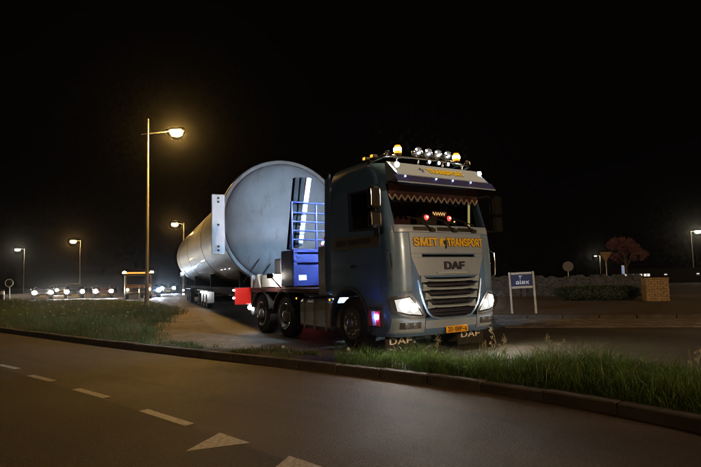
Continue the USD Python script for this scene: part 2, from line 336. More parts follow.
# ------------------------------------------------------------------ ground, roads, kerb
KL = [(-75, 74), (-50, 51), (-35, 37.6), (-20, 24.6), (-11.3, 17.15), (-6.0, 12.65), (-2.95, 10.25), (-0.87, 8.7), (0.0, 8.0), (1.2, 7.0), (2.1, 6.08), (2.75, 5.3), (3.25, 4.5), (3.7, 3.4), (4.0, 1.5), (4.0, -4), (4.0, -30)]
kl = spline(KL, 0.5)
struct('ground', sheet([(-200, -100), (200, -100), (200, 300), (-200, 300)], -0.06), m_ground)
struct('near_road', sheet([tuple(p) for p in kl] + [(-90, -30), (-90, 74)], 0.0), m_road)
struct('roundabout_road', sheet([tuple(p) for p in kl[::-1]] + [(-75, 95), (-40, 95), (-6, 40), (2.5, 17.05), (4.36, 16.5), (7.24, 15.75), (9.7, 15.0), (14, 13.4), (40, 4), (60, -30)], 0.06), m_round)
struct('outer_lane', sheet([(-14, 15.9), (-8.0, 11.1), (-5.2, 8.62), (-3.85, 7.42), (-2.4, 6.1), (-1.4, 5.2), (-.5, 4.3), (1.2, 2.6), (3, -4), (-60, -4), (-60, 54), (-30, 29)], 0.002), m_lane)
# kerb along the near road, stone by stone (in view), the rest as long runs
kerb = thing('kerb', None, None); tag(kerb, kind='structure')
L = LineString(kl); s0 = L.project(Point(-26, 29.8)); s1 = L.project(Point(3.85, 2.4))
n_k = int((s1-s0)/0.8)
for i in range(n_k):
    a, b = np.array(L.interpolate(s0+i*0.8).coords[0]), np.array(L.interpolate(s0+(i+1)*0.8-0.006).coords[0])
    d = (b-a)/np.linalg.norm(b-a); nrm = np.array([-d[1], d[0]])
    if (nrm@np.array([0.6, 0.8])) < 0: nrm = -nrm
    m = bx(0, np.linalg.norm(b-a), 0, 0.16, -0.05, 0.125+rng.normal(0, 0.004), 0.015)
    ang = math.atan2(d[1], d[0])
    obj('kerb_stone', xf(m, (a[0], a[1], 0), rz=ang), m_kerb, kerb, smooth=False)
# the sandy apron the truck rolls over, and the soil strip behind the kerb
struct('sandy_apron', sheet([(-8.2, 25.5), (-7.4, 22), (-6.6, 18.4), (-5.3, 14.2), (-4.6, 11.9), (-2.7, 10.4), (-0.7, 8.9), (0.3, 8.2), (0.8, 9.0), (-0.8, 10.6), (-2.4, 12.6), (-4.0, 15.6), (-6.4, 22), (-7.6, 25.8)], 0.066), m_apron)

def mound(poly, h, step, edge=0.5, base=0.06, seed=0):
    """an uneven raised patch of soil with a real slope at its rim"""
    g = Polygon(poly); x0, y0, x1, y1 = g.bounds
    xs, ys = np.arange(x0, x1+step, step), np.arange(y0, y1+step, step)
    X, Y = np.meshgrid(xs, ys); ins = shapely.contains_xy(g, X, Y)
    pts = np.column_stack([X[ins], Y[ins]])
    ring = np.array([g.exterior.interpolate(t).coords[0] for t in np.arange(0, g.length, step)])
    P = np.vstack([ring, pts]); 
    from scipy.spatial import Delaunay
    T = Delaunay(P).simplices; c = P[T].mean(1); T = T[shapely.contains_xy(g, c[:, 0], c[:, 1])]
    Z = mound_z(g, P, h, edge, base, seed)
    m = trimesh.Trimesh(np.column_stack([P, Z]), T, process=False)
    if m.face_normals[:, 2].mean() < 0: m.invert()
    return m, g
def mound_z(g, P, h, edge, base, seed):
    d = shapely.distance(g.exterior, shapely.points(P[:, 0], P[:, 1])); k = np.clip(d/edge, 0, 1)
    return base-0.01+(h+0.01)*k*k*(3-2*k)*(0.75+0.5*meshkit.fbm(np.column_stack([P*1.3, np.zeros(len(P))]), 3, seed))

def off_kerb(p, o):   # a point on the kerb line nearest to p, moved o behind it
    s = L.project(Point(*p)); a = np.array(L.interpolate(s-.3).coords[0]); b = np.array(L.interpolate(s+.3).coords[0])
    d = (b-a)/np.linalg.norm(b-a); nrm = np.array([-d[1], d[0]]); nrm = nrm if nrm@np.array([.6, .8]) > 0 else -nrm
    return tuple(np.array(L.interpolate(s).coords[0])+nrm*o)
KS = [(-30, 33), (-24, 28), (-18, 22.8), (-14, 19.4), (-11.3, 17.1), (-8.6, 14.8), (-6, 12.7), (-4.6, 11.5)]
islandL = [off_kerb(p, .17) for p in KS] + [(-4.75, 12.0), (-5.4, 14.3), (-6.75, 18.8), (-7.4, 22.2), (-8.3, 25.6), (-11.5, 31.5), (-17, 37), (-25, 40.5), (-31, 41)]
mL, gL = mound(islandL, 0.16, 0.45, 0.9)
struct('grass_island_soil', mL, m_soil, smooth=True)
KV = [(-0.4, 8.3), (0.3, 7.7), (1.2, 7.0), (2.1, 6.08), (2.75, 5.3), (3.25, 4.5), (3.7, 3.4), (4.0, 1.5), (4.0, -2)]
vergeR = [off_kerb(p, .17) for p in KV] + [(6.2, -2), (6.2, 2.6), (5.4, 4.6), (4.4, 6.2), (3.3, 7.2), (2.3, 7.7), (1.2, 8.25), (0.3, 8.75), (-0.3, 8.95)]
mR, gR = mound(vergeR, 0.10, 0.16, 0.25, seed=3)
struct('verge_soil', mR, m_soil, smooth=True)
KT = [(-4.6, 11.6), (-3.6, 10.75), (-2.9, 10.2), (-1.9, 9.45), (-0.9, 8.7), (-0.4, 8.3)]
strip = [off_kerb(p, .17) for p in KT] + [off_kerb(p, .17+w) for p, w in zip(KT[::-1], (.75, .6, .75, .6, .5, .45))]
mS, gS = mound(strip, 0.05, 0.12, 0.2, seed=5)
struct('bare_kerb_strip', mS, m_soil, smooth=True)

# brick-paved rim strip beyond the roundabout road, slab by slab
rim = thing('paved_strip', None, None); tag(rim, kind='structure')
A0, A1 = np.array([4.0, 13.75]), np.array([9.6, 12.45]); B0, B1 = np.array([4.36, 16.4]), np.array([9.7, 14.9])
nu, nv = 24, 6
for i in range(nu):
    for j in range(nv):
        def q(u, v): return (A0*(1-u)+A1*u)*(1-v)+(B0*(1-u)+B1*u)*v
        sk = 0.035*(j % 2); g = 0.004; u0, u1 = (i+g*6)/nu-.02+sk*.6, (i+1-g*6)/nu-.02+sk*.6; v0, v1 = (j+.05)/nv, (j+.95)/nv
        zz = 0.064+abs(rng.normal(0, .004)); P = [q(u0, v0), q(u1, v0), q(u1, v1), q(u0, v1)]
        obj('paver', prism(P, 'z', 0.05, zz+.012), m_paver[(i*5+j*7+rng.integers(2)) % 3], rim, smooth=False)
kr = thing('far_kerb', None, None); tag(kr, kind='structure')
FK = LineString([(2.4, 17.1), (4.36, 16.5), (7.24, 15.75), (9.7, 15.0), (14, 13.4), (22, 10.4)])
for i in range(int(FK.length)):
    a, b = np.array(FK.interpolate(i).coords[0]), np.array(FK.interpolate(i+.985).coords[0]); d = b-a
    obj('kerb_stone', xf(bx(0, np.linalg.norm(d), 0, .14, -.05, .17, .015), (a[0], a[1], 0), rz=math.atan2(d[1], d[0])), m_kerb, kr, smooth=False)
struct('brown_pavement', sheet([(2.5, 17.22), (4.4, 16.62), (7.3, 15.87), (9.8, 15.12), (14.1, 13.5), (40, 4.1), (60, 30), (40, 60), (2, 60), (-4, 40)], 0.14), m_pave)
struct('side_path', sheet([(15.2, 24.6), (40, 24.0), (60, 33), (60, 40), (30, 31), (15.6, 27.2)], 0.146), m_apron)

# thin haze added to imitate the lens glow round the lamps
usdkit.material(stage, '/World/Looks/lens_glow_haze', {'v': ('principled_volume', {'color': (0.95, 0.95, 0.95), 'density': HAZE, 'anisotropy': 0.965})}, [], volume='v.volume')
obj('haze', bx(-205, 205, -105, 305, -1.1, 10.6), '/World/Looks/lens_glow_haze', smooth=False, label='thin added haze imitating lens glow round the lamps', cat='haze', kind='stuff')

# road markings
DASH = [((-6.5, 9.92), (-5.8, 9.36)), ((-5.17, 8.66), (-4.49, 8.10)), ((-3.82, 7.46), (-3.12, 6.86)), ((-2.38, 6.14), (-1.66, 5.48)), ((-8.0, 11.15), (-7.2, 10.5))]
for a, b in DASH:
    a, b = np.array(a), np.array(b); d = (b-a)/np.linalg.norm(b-a); n = np.array([-d[1], d[0]])*.055
    p = obj('lane_dash', sheet([tuple(a-n), tuple(b-n), tuple(b+n), tuple(a+n)], .004), m_mark, smooth=False); p.SetCustomDataByKey('kind', 'structure')
for o in ((0, 0), (0.74, -0.71)):
    T = [(-1.44+o[0], 4.64+o[1]), (-0.93+o[0], 4.83+o[1]), (-1.28+o[0], 5.17+o[1])]
    p = obj('yield_triangle', sheet(T, .004), m_mark, smooth=False); p.SetCustomDataByKey('kind', 'structure')

# ------------------------------------------------------------------ grass
def blades(P, hmin, hmax, w, lean=.35, seed=1, k=1.0):
    r = np.random.default_rng(seed); n = len(P); h = r.uniform(hmin, hmax, n)*(0.6+0.4*r.random(n))*k; a = r.uniform(0, 2*PI, n); b = r.uniform(0, 2*PI, n)
    ww = w*r.uniform(.6, 1.3, n); ln = h*lean*r.uniform(.2, 1.5, n)
    side = np.stack([np.cos(a), np.sin(a), 0*a], 1)*ww[:, None]; dr = np.stack([np.cos(b), np.sin(b), 0*b], 1)
    mid = P+dr*(ln*.3)[:, None]+np.array([0, 0, 1])*(h*.6)[:, None]; tip = P+dr*ln[:, None]+np.array([0, 0, 1])*(h*(1-.12*r.random(n)))[:, None]
    V = np.stack([P-side, P+side, mid-side*.7, mid+side*.7, tip], 1).reshape(-1, 3)
    k = np.arange(n)[:, None]*5; F = np.stack([k+[0, 1, 3], k+[0, 3, 2], k+[2, 3, 4]], 1).reshape(-1, 3)
    return trimesh.Trimesh(V, F, process=False)
def scatter(g, n, zf, seed, dens=None):
    r = np.random.default_rng(seed); x0, y0, x1, y1 = g.bounds; out = []
    while sum(map(len, out)) < n:
        q = np.column_stack([r.uniform(x0, x1, n*2), r.uniform(y0, y1, n*2)]); q = q[shapely.contains_xy(g, q[:, 0], q[:, 1])]
        if dens is not None: q = q[r.random(len(q)) < dens(q)]
        out.append(q)
    q = np.vstack(out)[:n]
    return np.column_stack([q, zf(q)])
clump = lambda q: np.clip(meshkit.fbm(np.column_stack([q*2.6, np.zeros(len(q))]), 3, 11)*3.0-.85, .24, 1)
zR = lambda q: mound_z(gR, q, .10, .25, .06, 3)-.01
Pv = scatter(gR.buffer(-.01), 62000, zR, 21, clump)
hv = 0.35+1.3*meshkit.fbm(np.column_stack([Pv[:, :2]*2.0, np.zeros(len(Pv))]), 3, 9)
obj('verge_grass', cat(blades(Pv[:46000], .08, .29, .0042, .7, 2, hv[:46000]), blades(Pv[46000:], .18, .46, .0042, .8, 3, hv[46000:])), m_grassR, smooth=False, label='tall green grass growing along the kerb in front of the truck', cat='grass', kind='stuff')
zL = lambda q: mound_z(gL, q, .16, .9, .06, 0)-.02
Pl = scatter(gL, 70000, zL, 22, lambda q: np.clip(meshkit.fbm(np.column_stack([q*.9, np.zeros(len(q))]), 3, 12)*2.4-.6, .15, 1))
obj('island_grass', blades(Pl, .14, .42, .008, .6, 4), m_grassL, smooth=False, label='rough dim grass covering the island left of the truck', cat='grass', kind='stuff')
Ps = scatter(gS.buffer(.05), 2600, lambda q: np.full(len(q), .075), 23, lambda q: np.clip(meshkit.fbm(np.column_stack([q*2.5, np.zeros(len(q))]), 3, 14)*4-2.0, .01, 1))
Pd = scatter(gR.buffer(-.05), 900, zR, 28, clump)
obj('verge_stems', blades(Pd, .24, .50, .0022, .45, 18), m_stalk, smooth=False, label='thin pale dry stems standing above the right verge grass', cat='grass', kind='stuff')
obj('strip_grass', blades(Ps, .05, .17, .005, .7, 5), m_grassL, smooth=False, label='sparse low tufts on the bare strip behind the kerb', cat='grass', kind='stuff')
ge = gL.buffer(.75).difference(gL.buffer(-.05)).difference(Polygon([tuple(p) for p in kl] + [(-90, -30), (-90, 74)]).buffer(.17))
Pe = scatter(ge, 5200, lambda q: np.full(len(q), .06), 27, lambda q: np.clip(1-shapely.distance(gL, shapely.points(q))/.75, 0, 1)**2*np.clip(meshkit.fbm(np.column_stack([q*1.6, np.zeros(len(q))]), 3, 19)*5-2.2, .02, 1))
obj('island_edge_grass', blades(Pe, .06, .24, .007, .8, 8), m_grassL, smooth=False, label='thin ragged grass creeping out from the rim of the island', cat='grass', kind='stuff')
Pf = scatter(gL.buffer(-.3), 330, lambda q: zL(q)+rng.uniform(.2, .38, len(q)), 24)
ico = trimesh.creation.icosphere(1, 1.0)
obj('island_flowers', cat([xf(ico.copy().apply_scale(random.uniform(.012, .024)), p) for p in Pf]), m_flower, smooth=True, label='small pale flower heads scattered over the grass island', cat='flowers', kind='stuff')

# ------------------------------------------------------------------ the truck (local x forward, y its left, z up)
TR = thing('heavy_haulage_truck', 'blue and silver truck tractor with lit headlights, roof lamps and yellow lettering', 'truck', (1.0, 10.85, .06), math.degrees(math.atan2(-math.cos(math.radians(31.96)), math.sin(math.radians(31.96)))))
PZ = [.34, .45, .9, 1.5, 1.9, 2.2, 2.3, 3.05, 3.2, 3.38, 3.48, 3.56]; PS = [1.38, 1.45, 1.49, 1.48, 1.46, 1.42, 1.39, 1.17, 1.12, .98, .78, .35]
WZ = [.34, .6, 2.3, 3.05, 3.4, 3.5, 3.56]; WW = [1.19, 1.24, 1.24, 1.215, 1.18, 1.14, 1.04]
def sf(t, z, inset=0.0):
    t = np.abs(np.asarray(t, float)); w = np.interp(z, WZ, WW)
    k = np.clip((t-(w-.27))/.27, 0, 1)
    return np.interp(z, PZ, PS)-.085*(t/1.2)**2-.27*(1-np.sqrt(np.maximum(1-k*k, 0)))*.9-inset
def cab_loft(zs, inset, rear=-.7):
    V = []; nF = 40
    for z in zs:
        w = np.interp(z, WZ, WW)-inset; u = np.sin(np.linspace(-PI/2, PI/2, nF))*.55+np.linspace(-1, 1, nF)*.45; t = u*w
        s = sf(u*np.interp(z, WZ, WW), z, inset)
        r = rear+inset+max(0, z-3.35)*.5
        V.append(np.vstack([np.column_stack([s, t]), [(0.6, w), (0.0, w), (r+.03, w), (r, w-.03), (r, -w+.03), (r+.03, -w), (0.0, -w), (0.6, -w)]]))
    n = len(V[0]); pts = np.vstack([np.column_stack([v, np.full(n, z)]) for v, z in zip(V, zs)]); f = []
    for i in range(len(zs)-1):
        for k in range(n):
            q = (k+1) % n; A = i*n; B = A+n; f += [(A+k, A+q, B+q), (A+k, B+q, B+k)]
    N = len(pts); pts = np.vstack([pts, [[.3, 0, zs[0]], [.2, 0, zs[-1]]]])
    for k in range(n):
        q = (k+1) % n; f += [(q, k, N), ((len(zs)-1)*n+k, (len(zs)-1)*n+q, N+1)]
    m = trimesh.Trimesh(pts, f, process=False)
    if m.volume < 0: m.invert()
    return man(m)
zs = [.34, .40, .45, .6, .75, .9, 1.2, 1.5, 1.7, 1.9, 2.05, 2.2, 2.3, 2.5, 2.7, 2.9, 3.05, 3.12, 3.2, 3.29, 3.38, 3.43, 3.48, 3.53, 3.56]
cab = cab_loft(zs, 0)
cab -= cab_loft([1.6, 1.9, 2.2, 2.3, 2.6, 3.05, 3.2, 3.36], .06)
cab -= man(bx(.75, 2, -1.09, 1.09, 2.27, 3.02))
for sg in (-1, 1):
    cab -= man(cyl((0, sg*.72, .5), (0, sg*1.5, .5), .64, n=40))
    cab -= man(prism([(.10, 2.26), (1.02, 2.22), (.93, 2.62), (.80, 2.93), (.10, 2.95)], 'y', sg*1.0, sg*1.4))
cab -= man(bx(-1.2, .05, -1.6, 1.6, .2, 1.0)); cab -= man(bx(-.4, .55, -1.0, 1.0, .2, 1.0))
cab -= man(bx(1.30, 2, -.66, .66, .64, 1.34))           # behind the grille
cab -= man(bx(1.30, 2, -.62, .62, 1.70, 1.745))         # slot under the lettering
cab_o = obj('cab', cab, m_cab, TR, smooth=32, label='blue sleeper cab shell')
def fpatch(tl, tr, z0, z1, off, thick=.02, nt=24, nz=8):
    """a panel that follows the curved front; tl, tr may be functions of z"""
    zz = np.linspace(z0, z1, nz); G = []
    for o in (off, off-thick):
        for z in zz:
            a, b = (tl(z) if callable(tl) else tl), (tr(z) if callable(tr) else tr); t = np.linspace(a, b, nt)
            G.append(np.column_stack([sf(t, z)+o, t, np.full(nt, z)]))
    V = np.vstack(G); f = []; idx = lambda k, i, j: (k*nz+i)*nt+j
    for i in range(nz-1):
        for j in range(nt-1):
            f += [(idx(0, i, j), idx(0, i, j+1), idx(0, i+1, j+1)), (idx(0, i, j), idx(0, i+1, j+1), idx(0, i+1, j))]
            f += [(idx(1, i, j), idx(1, i+1, j+1), idx(1, i, j+1)), (idx(1, i, j), idx(1, i+1, j), idx(1, i+1, j+1))]
    for i in range(nz-1):
        for j in (0, nt-1):
            q = [(idx(0, i, j), idx(0, i+1, j), idx(1, i+1, j)), (idx(0, i, j), idx(1, i+1, j), idx(1, i, j))]; f += q if j == 0 else [x[::-1] for x in q]
    for j in range(nt-1):
        for i in (0, nz-1):
            q = [(idx(0, i, j), idx(1, i, j+1), idx(0, i, j+1)), (idx(0, i, j), idx(1, i, j), idx(1, i, j+1))]; f += q if i == 0 else [x[::-1] for x in q]
    return trimesh.Trimesh(V, f, process=False)
def ftext(text, h, tc, zb, off, width=None, bold=True, depth=.006, grow=0):
    m = letters(text, h, depth, grow); v = m.vertices.copy(); b0 = letters(text, h, depth, 2).bounds
    if width: v[:, 0] *= width/(b0[1, 0]-b0[0, 0])
    m = trimesh.Trimesh(v, m.faces, process=False); 
    try: m = m.subdivide_to_size(.12, max_iter=6)
    except Exception: pass
    v = m.vertices; t = v[:, 0]+tc; z = v[:, 1]+zb
    return trimesh.Trimesh(np.column_stack([sf(t, z)+off+v[:, 2], t, z]), m.faces, process=False)
# front panels with real seams between them
lz = lambda z: -.86+.30*np.clip((1.75-z)/1.1, 0, 1)*.6
obj('front_panel', fpatch(-.86, .86, 1.765, 2.13, .012), m_cabf, TR)
obj('front_panel', fpatch(lambda z: -.845+.13*(1.69-z)/.32, lambda z: .845-.13*(1.69-z)/.32, 1.375, 1.69, .012), m_cabf, TR)
obj('front_panel', fpatch(-.85, -.635, 1.695, 1.758, .010, nt=8), m_cabf, TR); obj('front_panel', fpatch(.635, .85, 1.695, 1.758, .010, nt=8), m_cabf, TR)
obj('slot_backing', bx(1.31, 1.33, -.62, .62, 1.69, 1.76), m_black, TR)
for sg in (-1, 1):
    a, b = sorted((sg*.872, sg*1.185))
    obj('corner_panel', fpatch(a, b, 1.12, 2.12, .008, nt=20), m_corner, TR)
obj('scuttle_panel', fpatch(-1.12, 1.12, 2.14, 2.265, .010, nt=40), m_cabf, TR)
for k, tt in enumerate((-.52, .0, .5)):
    obj('scuttle_recess', fpatch(tt-.24, tt+.2, 2.165, 2.235, .013, .012, nt=10, nz=3), m_black, TR)
    P = [(sf(tt+.16, 2.19)+.03, tt+.16, 2.18), (sf(tt-.05, 2.33)+.03, tt-.05, 2.33), (sf(tt-.30, 2.40)+.02, tt-.30, 2.36)]
    w = obj('wiper', cat(tube(P[:2], .016), xf(bx(-.03, .03, -.06, .06, -.03, .03, .01), P[0])), m_black, TR)
    obj('wiper_blade', tube([(sf(t, 2.30+.02*i)+.022, t, 2.295+.03*i) for i, t in enumerate(np.linspace(tt+.22, tt-.34, 5))], .012), m_black, w)
# lettering
for nm, tx, tc, wd in (('lettering', 'SMIT', -.53, .52), ('lettering', 'TRANSPORT', .40, .92)):
    o = obj(nm, ftext(tx, .135, tc, 1.90, .020, wd, True, .006, 4), m_yel, TR, smooth=False)
    o2 = ftext(tx, .135, tc, 1.90, .014, wd, True, .004, 9); obj('letter_shadow', o2, m_brown, o, smooth=False)
em = obj('emblem', cat([xf(lathe([(0, 0), (0, .075), (.008, .075), (.008, .05), (0, .05)], 20, 'x'), (sf(-.15, 1.95)+.013, -.165, 1.965)), bx(sf(-.15, 1.9)+.012, sf(-.15, 1.9)+.022, -.23, -.11, 1.89, 1.915)]), m_yel, TR, smooth=False)
obj('emblem_wedge', prism([(-.14, 1.99), (-.07, 2.0), (-.06, 1.86), (-.10, 1.84)], 'x', sf(-.1, 1.95)+.013, sf(-.1, 1.95)+.024), m_ink, em, smooth=False)
obj('badge', ftext('DAF', .125, .085, 1.485, .016, .48, True, .012, 5), m_navy, TR, smooth=False)
obj('handle_bar', fpatch(-.34, .36, 1.40, 1.435, .04, .03, nt=12, nz=3), m_silver, TR)
# grille
gt = lambda z: -(.47+.22*np.clip((z-.62)/.7, 0, 1)**.7)
obj('grille_backing', prism([(-.66, .64), (.66, .64), (.66, 1.34), (-.66, 1.34)], 'x', 1.302, 1.315), m_navyg, TR)
for z in (1.285, 1.14, .985, .83):
    w = -gt(z); pts = []
    P = np.linspace(-w, w, 15); prof = [(0, -.028), (.055, -.016), (.065, .010), (0, .024)]
    V = [(sf(t, z)-.03+a, t, z+b-.03*(t/w)**2*0+.035*(t/w)**4) for t in P for a, b in prof]; f = []
    for i in range(14):
        for k in range(4):
            q = (k+1) % 4; f += [(i*4+k, i*4+q, i*4+4+q), (i*4+k, i*4+4+q, i*4+4+k)]
    f += [(0, 2, 1), (0, 3, 2), (56, 57, 58), (56, 58, 59)]
    bar = trimesh.Trimesh(V, f, process=False); bar.fix_normals()
    bo = obj('grille_bar', bar, m_silver, TR)
    for sg in (-1, 1):
        c = (sf(w, z)-.0, sg*(w-.03), z+.05)
        obj('bar_end', trimesh.convex.convex_hull(np.array([(c[0]+.02, c[1]-sg*.13, z-.02), (c[0]+.03, c[1]+sg*.03, z+.10), (c[0]+.02, c[1]+sg*.04, z-.03), (c[0]-.06, c[1]-sg*.13, z-.02), (c[0]-.06, c[1]+sg*.03, z+.10), (c[0]-.06, c[1]+sg*.04, z-.03), (c[0]+.03, c[1]-sg*.03, z+.07)])), m_silver, bo)
for z in (1.21, 1.06, .905, .75, .69):
    obj('grille_slat', fpatch(gt(z), -gt(z), z-.022, z+.012, -.05, .02, nt=14, nz=3), m_navyg, TR)
U = [(sf(t, z)+.015, t, z) for t, z in [(-.74, 1.30), (-.70, 1.1), (-.64, .9), (-.56, .75), (-.46, .655), (-.3, .62), (0, .61), (.3, .62), (.46, .655), (.56, .75), (.64, .9), (.70, 1.1), (.74, 1.30)]]
obj('grille_frame', tube(U, .022, 8), m_corner, TR)
# headlights
for sg in (-1, 1):
    out = [(sg*a, z) for a, z in [(1.19, .985), (.93, 1.03), (.79, .88), (.66, .69), (.95, .715), (1.15, .77)]]
    g = Polygon(out)
    def onfront(g, off, th, step=.05):
        m = trimesh.creation.extrude_polygon(g, th, engine='earcut').subdivide_to_size(step, max_iter=8); v = m.vertices
        q = trimesh.Trimesh(np.column_stack([sf(v[:, 0], v[:, 1])+off+v[:, 2], v[:, 0], v[:, 1]]), m.faces, process=False)
        if q.volume < 0: q.invert()
        return q
    h = obj('headlight', onfront(g.buffer(.03), .004, .012), m_black, TR, smooth=30)
    obj('headlight_lens', onfront(g.buffer(-.015), .018, .008), e_lens, h, smooth=30)
    for tt, z_, rr_ in ((1.02, .885, .105), (.86, .835, .075)):
        obj('headlight_bulb', xf(lathe([(0, rr_), (.012, rr_*.8), (.018, 0)], 28, 'x'), (sf(tt, z_)+.024, sg*tt, z_), rz=sg*.35), e_head, h, smooth=60)
    obj('lamp_surround', onfront(g.buffer(.05).difference(g.buffer(.012)), .012, .012), m_grey, h)
    lo, hi = sorted((sg*.62, sg*1.2))
    fb = obj('bumper_corner', fpatch(lo, hi, .40, .665, .02, nt=20), m_cabf, TR)
    lo, hi = sorted((sg*.70, sg*1.10))
    obj('fog_lamp_recess', fpatch(lo, hi, .475, .585, .026, .012, nt=12, nz=4), m_grey, fb)
    for tt in (.80, .98):
        obj('fog_lamp', xf(lathe([(0, 0), (0, .05), (.012, .045), (.02, 0)], 18, 'x'), (sf(tt, .53)+.024, sg*tt, .53)), m_lens, fb)
    lo, hi = sorted((sg*.7, sg*1.19))
    obj('bumper_trim', fpatch(lo, hi, .43, .455, .03, nt=16, nz=3), m_silver, fb)
obj('bumper_centre', fpatch(-.60, .60, .46, .60, .018), m_cabf, TR)
obj('bumper_lip', fpatch(-1.15, 1.15, .33, .395, -.02, .06, nt=40, nz=3), m_grey, TR)
pl = obj('number_plate', bx(1.475, 1.487, -.16, .36, .355, .475, .006), m_plate, TR)
tx = meshkit.text_mesh('30-BRP-4', .075, .003, True); b = tx.bounds; v = tx.vertices; v = np.column_stack([1.487+v[:, 2], (v[:, 0]-b[0, 0])/(b[1, 0]-b[0, 0])*.45-.125, v[:, 1]+.378])
obj('plate_text', trimesh.Trimesh(v, tx.faces, process=False), m_ink, pl, smooth=False)
for tc in (-.83, .85):
    fl = obj('mud_flap', bx(1.02, 1.035, tc-.34, tc+.34, .05, .37, .005), m_rubber, TR)
    tx = meshkit.text_mesh('DAF', .10, .003, True); b = tx.bounds; v = tx.vertices
    obj('flap_text', trimesh.Trimesh(np.column_stack([1.035+v[:, 2], (v[:, 0]-b[0, 0])/(b[1, 0]-b[0, 0])*.50-.25+tc, v[:, 1]+.19]), tx.faces, process=False), m_white, fl, smooth=False)
# windscreen and what is seen through it
def glass_patch(t0, t1, z0, z1, off, nt, nz):
    m = fpatch(t0, t1, z0, z1, off, .006, nt, nz); return m
obj('windscreen', glass_patch(-1.12, 1.12, 2.25, 3.04, -.03, 40, 8), m_glass, TR, smooth=60)
obj('dashboard', bx(.72, 1.22, -1.12, 1.12, 1.62, 2.24, .06), m_interior, TR)
obj('rear_curtain', bx(.02, .05, -1.12, 1.12, 1.62, 3.30), m_curtain, TR)
for sg in (-.55, .55):
    obj('seat', cat(bx(.10, .30, sg-.27, sg+.27, 1.62, 2.75, .08), bx(.14, .27, sg-.15, sg+.15, 2.72, 2.98, .05)), m_interior, TR)
zz = [(-1.08, 3.03)]; n = 15
zz = [(-1.08, 3.06), (1.08, 3.06)]
for i in range(2*n+1):
    zz.append((1.08-i*2.16/(2*n), 2.83 if i % 2 == 0 else 2.73))
fr = prism(zz, 'x', 1.10, 1.105); obj('curtain_fringe', xf(fr, (.03, 0, 0)), m_curtain, TR, smooth=False)
pts = [(1.128+.012, -1.08+i*2.16/(2*n), (2.83 if i % 2 == 0 else 2.73)) for i in range(2*n+1)]
obj('fringe_braid', cat([cyl(a, b, .016, n=5) for a, b in zip(pts[:-1], pts[1:])]), m_fringe, TR)
obj('yellow_stripe_glow', cyl((1.1, .86, 2.24), (1.1, .89, 2.80), .022), e_stripe, TR)  # added glowing rod in place of the bright yellow stripe in the windscreen
obj('steering_wheel', xf(trimesh.creation.torus(.22, .018, 24, 8), (.78, .55, 2.3), ry=-.5), m_black, TR)
for tt in (-.31, .24):
    r = obj('dash_lamp', xf(lathe([(0, 0), (0, .05), (.02, .045), (.03, 0)], 18, 'x'), (1.225, tt, 2.43)), e_reddash, TR)
    obj('lamp_core', xf(trimesh.creation.icosphere(2, .018), (1.255, tt, 2.435)), e_redcore, r)
    obj('lamp_stem', cyl((1.20, tt, 2.23), (1.20, tt, 2.43), .015), m_black, r)
obj('dash_light', xf(trimesh.creation.icosphere(2, .018), (1.25, .35, 2.37)), e_dash, TR)
np_ = obj('name_plate', xf(bx(-.01, .01, -.19, .19, -.06, .06, .008), (1.12, 0.10, 2.52)), m_curtain, TR)
obj('plate_script', tube([(1.132, -.07+.3*i/24, 2.52+.032*math.sin(i*1.35)) for i in range(25)], .006, 5), e_dash, np_)
# visor box above the windscreen; its panel and letters are given a glow
VP = [(1.08, 3.40), (1.13, 3.41), (1.44, 3.13), (1.445, 3.09), (1.10, 3.06)]
obj('visor_housing', prism(VP, 'y', -1.10, 1.10), m_cabf, TR)
d = np.array([1.44-1.13, 3.13-3.41]); d /= np.linalg.norm(d); nn = np.array([-d[1], d[0]])
def onvis(u0, u1, y0, y1, off, th):   # u along the slope from its top
    a = np.array([1.13, 3.41])+d*u0+nn*off; b2 = np.array([1.13, 3.41])+d*u1+nn*off
    return prism([tuple(a), tuple(b2), tuple(b2+nn*th), tuple(a+nn*th)], 'y', y0, y1)
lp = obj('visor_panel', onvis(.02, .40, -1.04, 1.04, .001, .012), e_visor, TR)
kx = .88/np.ptp(letters('TRANSPORT', .14, .004, 2).vertices[:, 0])
def vis_text(stroke, off):
    t_ = letters('TRANSPORT', .14, .003, stroke); v = t_.vertices; u = .30-v[:, 1]
    P = np.array([1.13, 3.41])+d*u[:, None]+nn*(off+v[:, 2])[:, None]
    return trimesh.Trimesh(np.column_stack([P[:, 0], v[:, 0]*kx+.12, P[:, 1]]), t_.faces, process=False)
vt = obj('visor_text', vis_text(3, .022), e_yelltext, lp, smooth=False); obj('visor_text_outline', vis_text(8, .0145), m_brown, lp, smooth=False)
obj('visor_emblem', cat(onvis(.19, .23, -.52, -.38, .0135, .004), onvis(.15, .30, -.47, -.43, .014, .005)), m_brown, lp, smooth=False)
fl = obj('visor_flap', prism([(1.432, 3.12), (1.447, 3.12), (1.545, 2.985), (1.53, 2.98)], 'y', -1.17, 1.17), m_flap, TR, label='translucent dark blue lower flap of the sun visor')
obj('flap_edge', cyl((1.54, -1.17, 2.982), (1.54, 1.17, 2.982), .012, n=8), m_silver, fl)
for tt in (-1.0, 1.0):
    w = obj('visor_marker_light', xf(lathe([(0, 0), (0, .05), (.02, .045), (.03, 0)], 18, 'x'), (1.30, tt, 3.33)), e_bright, TR)
for tt in (-.95, -.25, .15, .6):
    obj('flap_led', xf(trimesh.creation.icosphere(2, .014), (1.47, tt, 3.10)), e_bluewhite, TR)
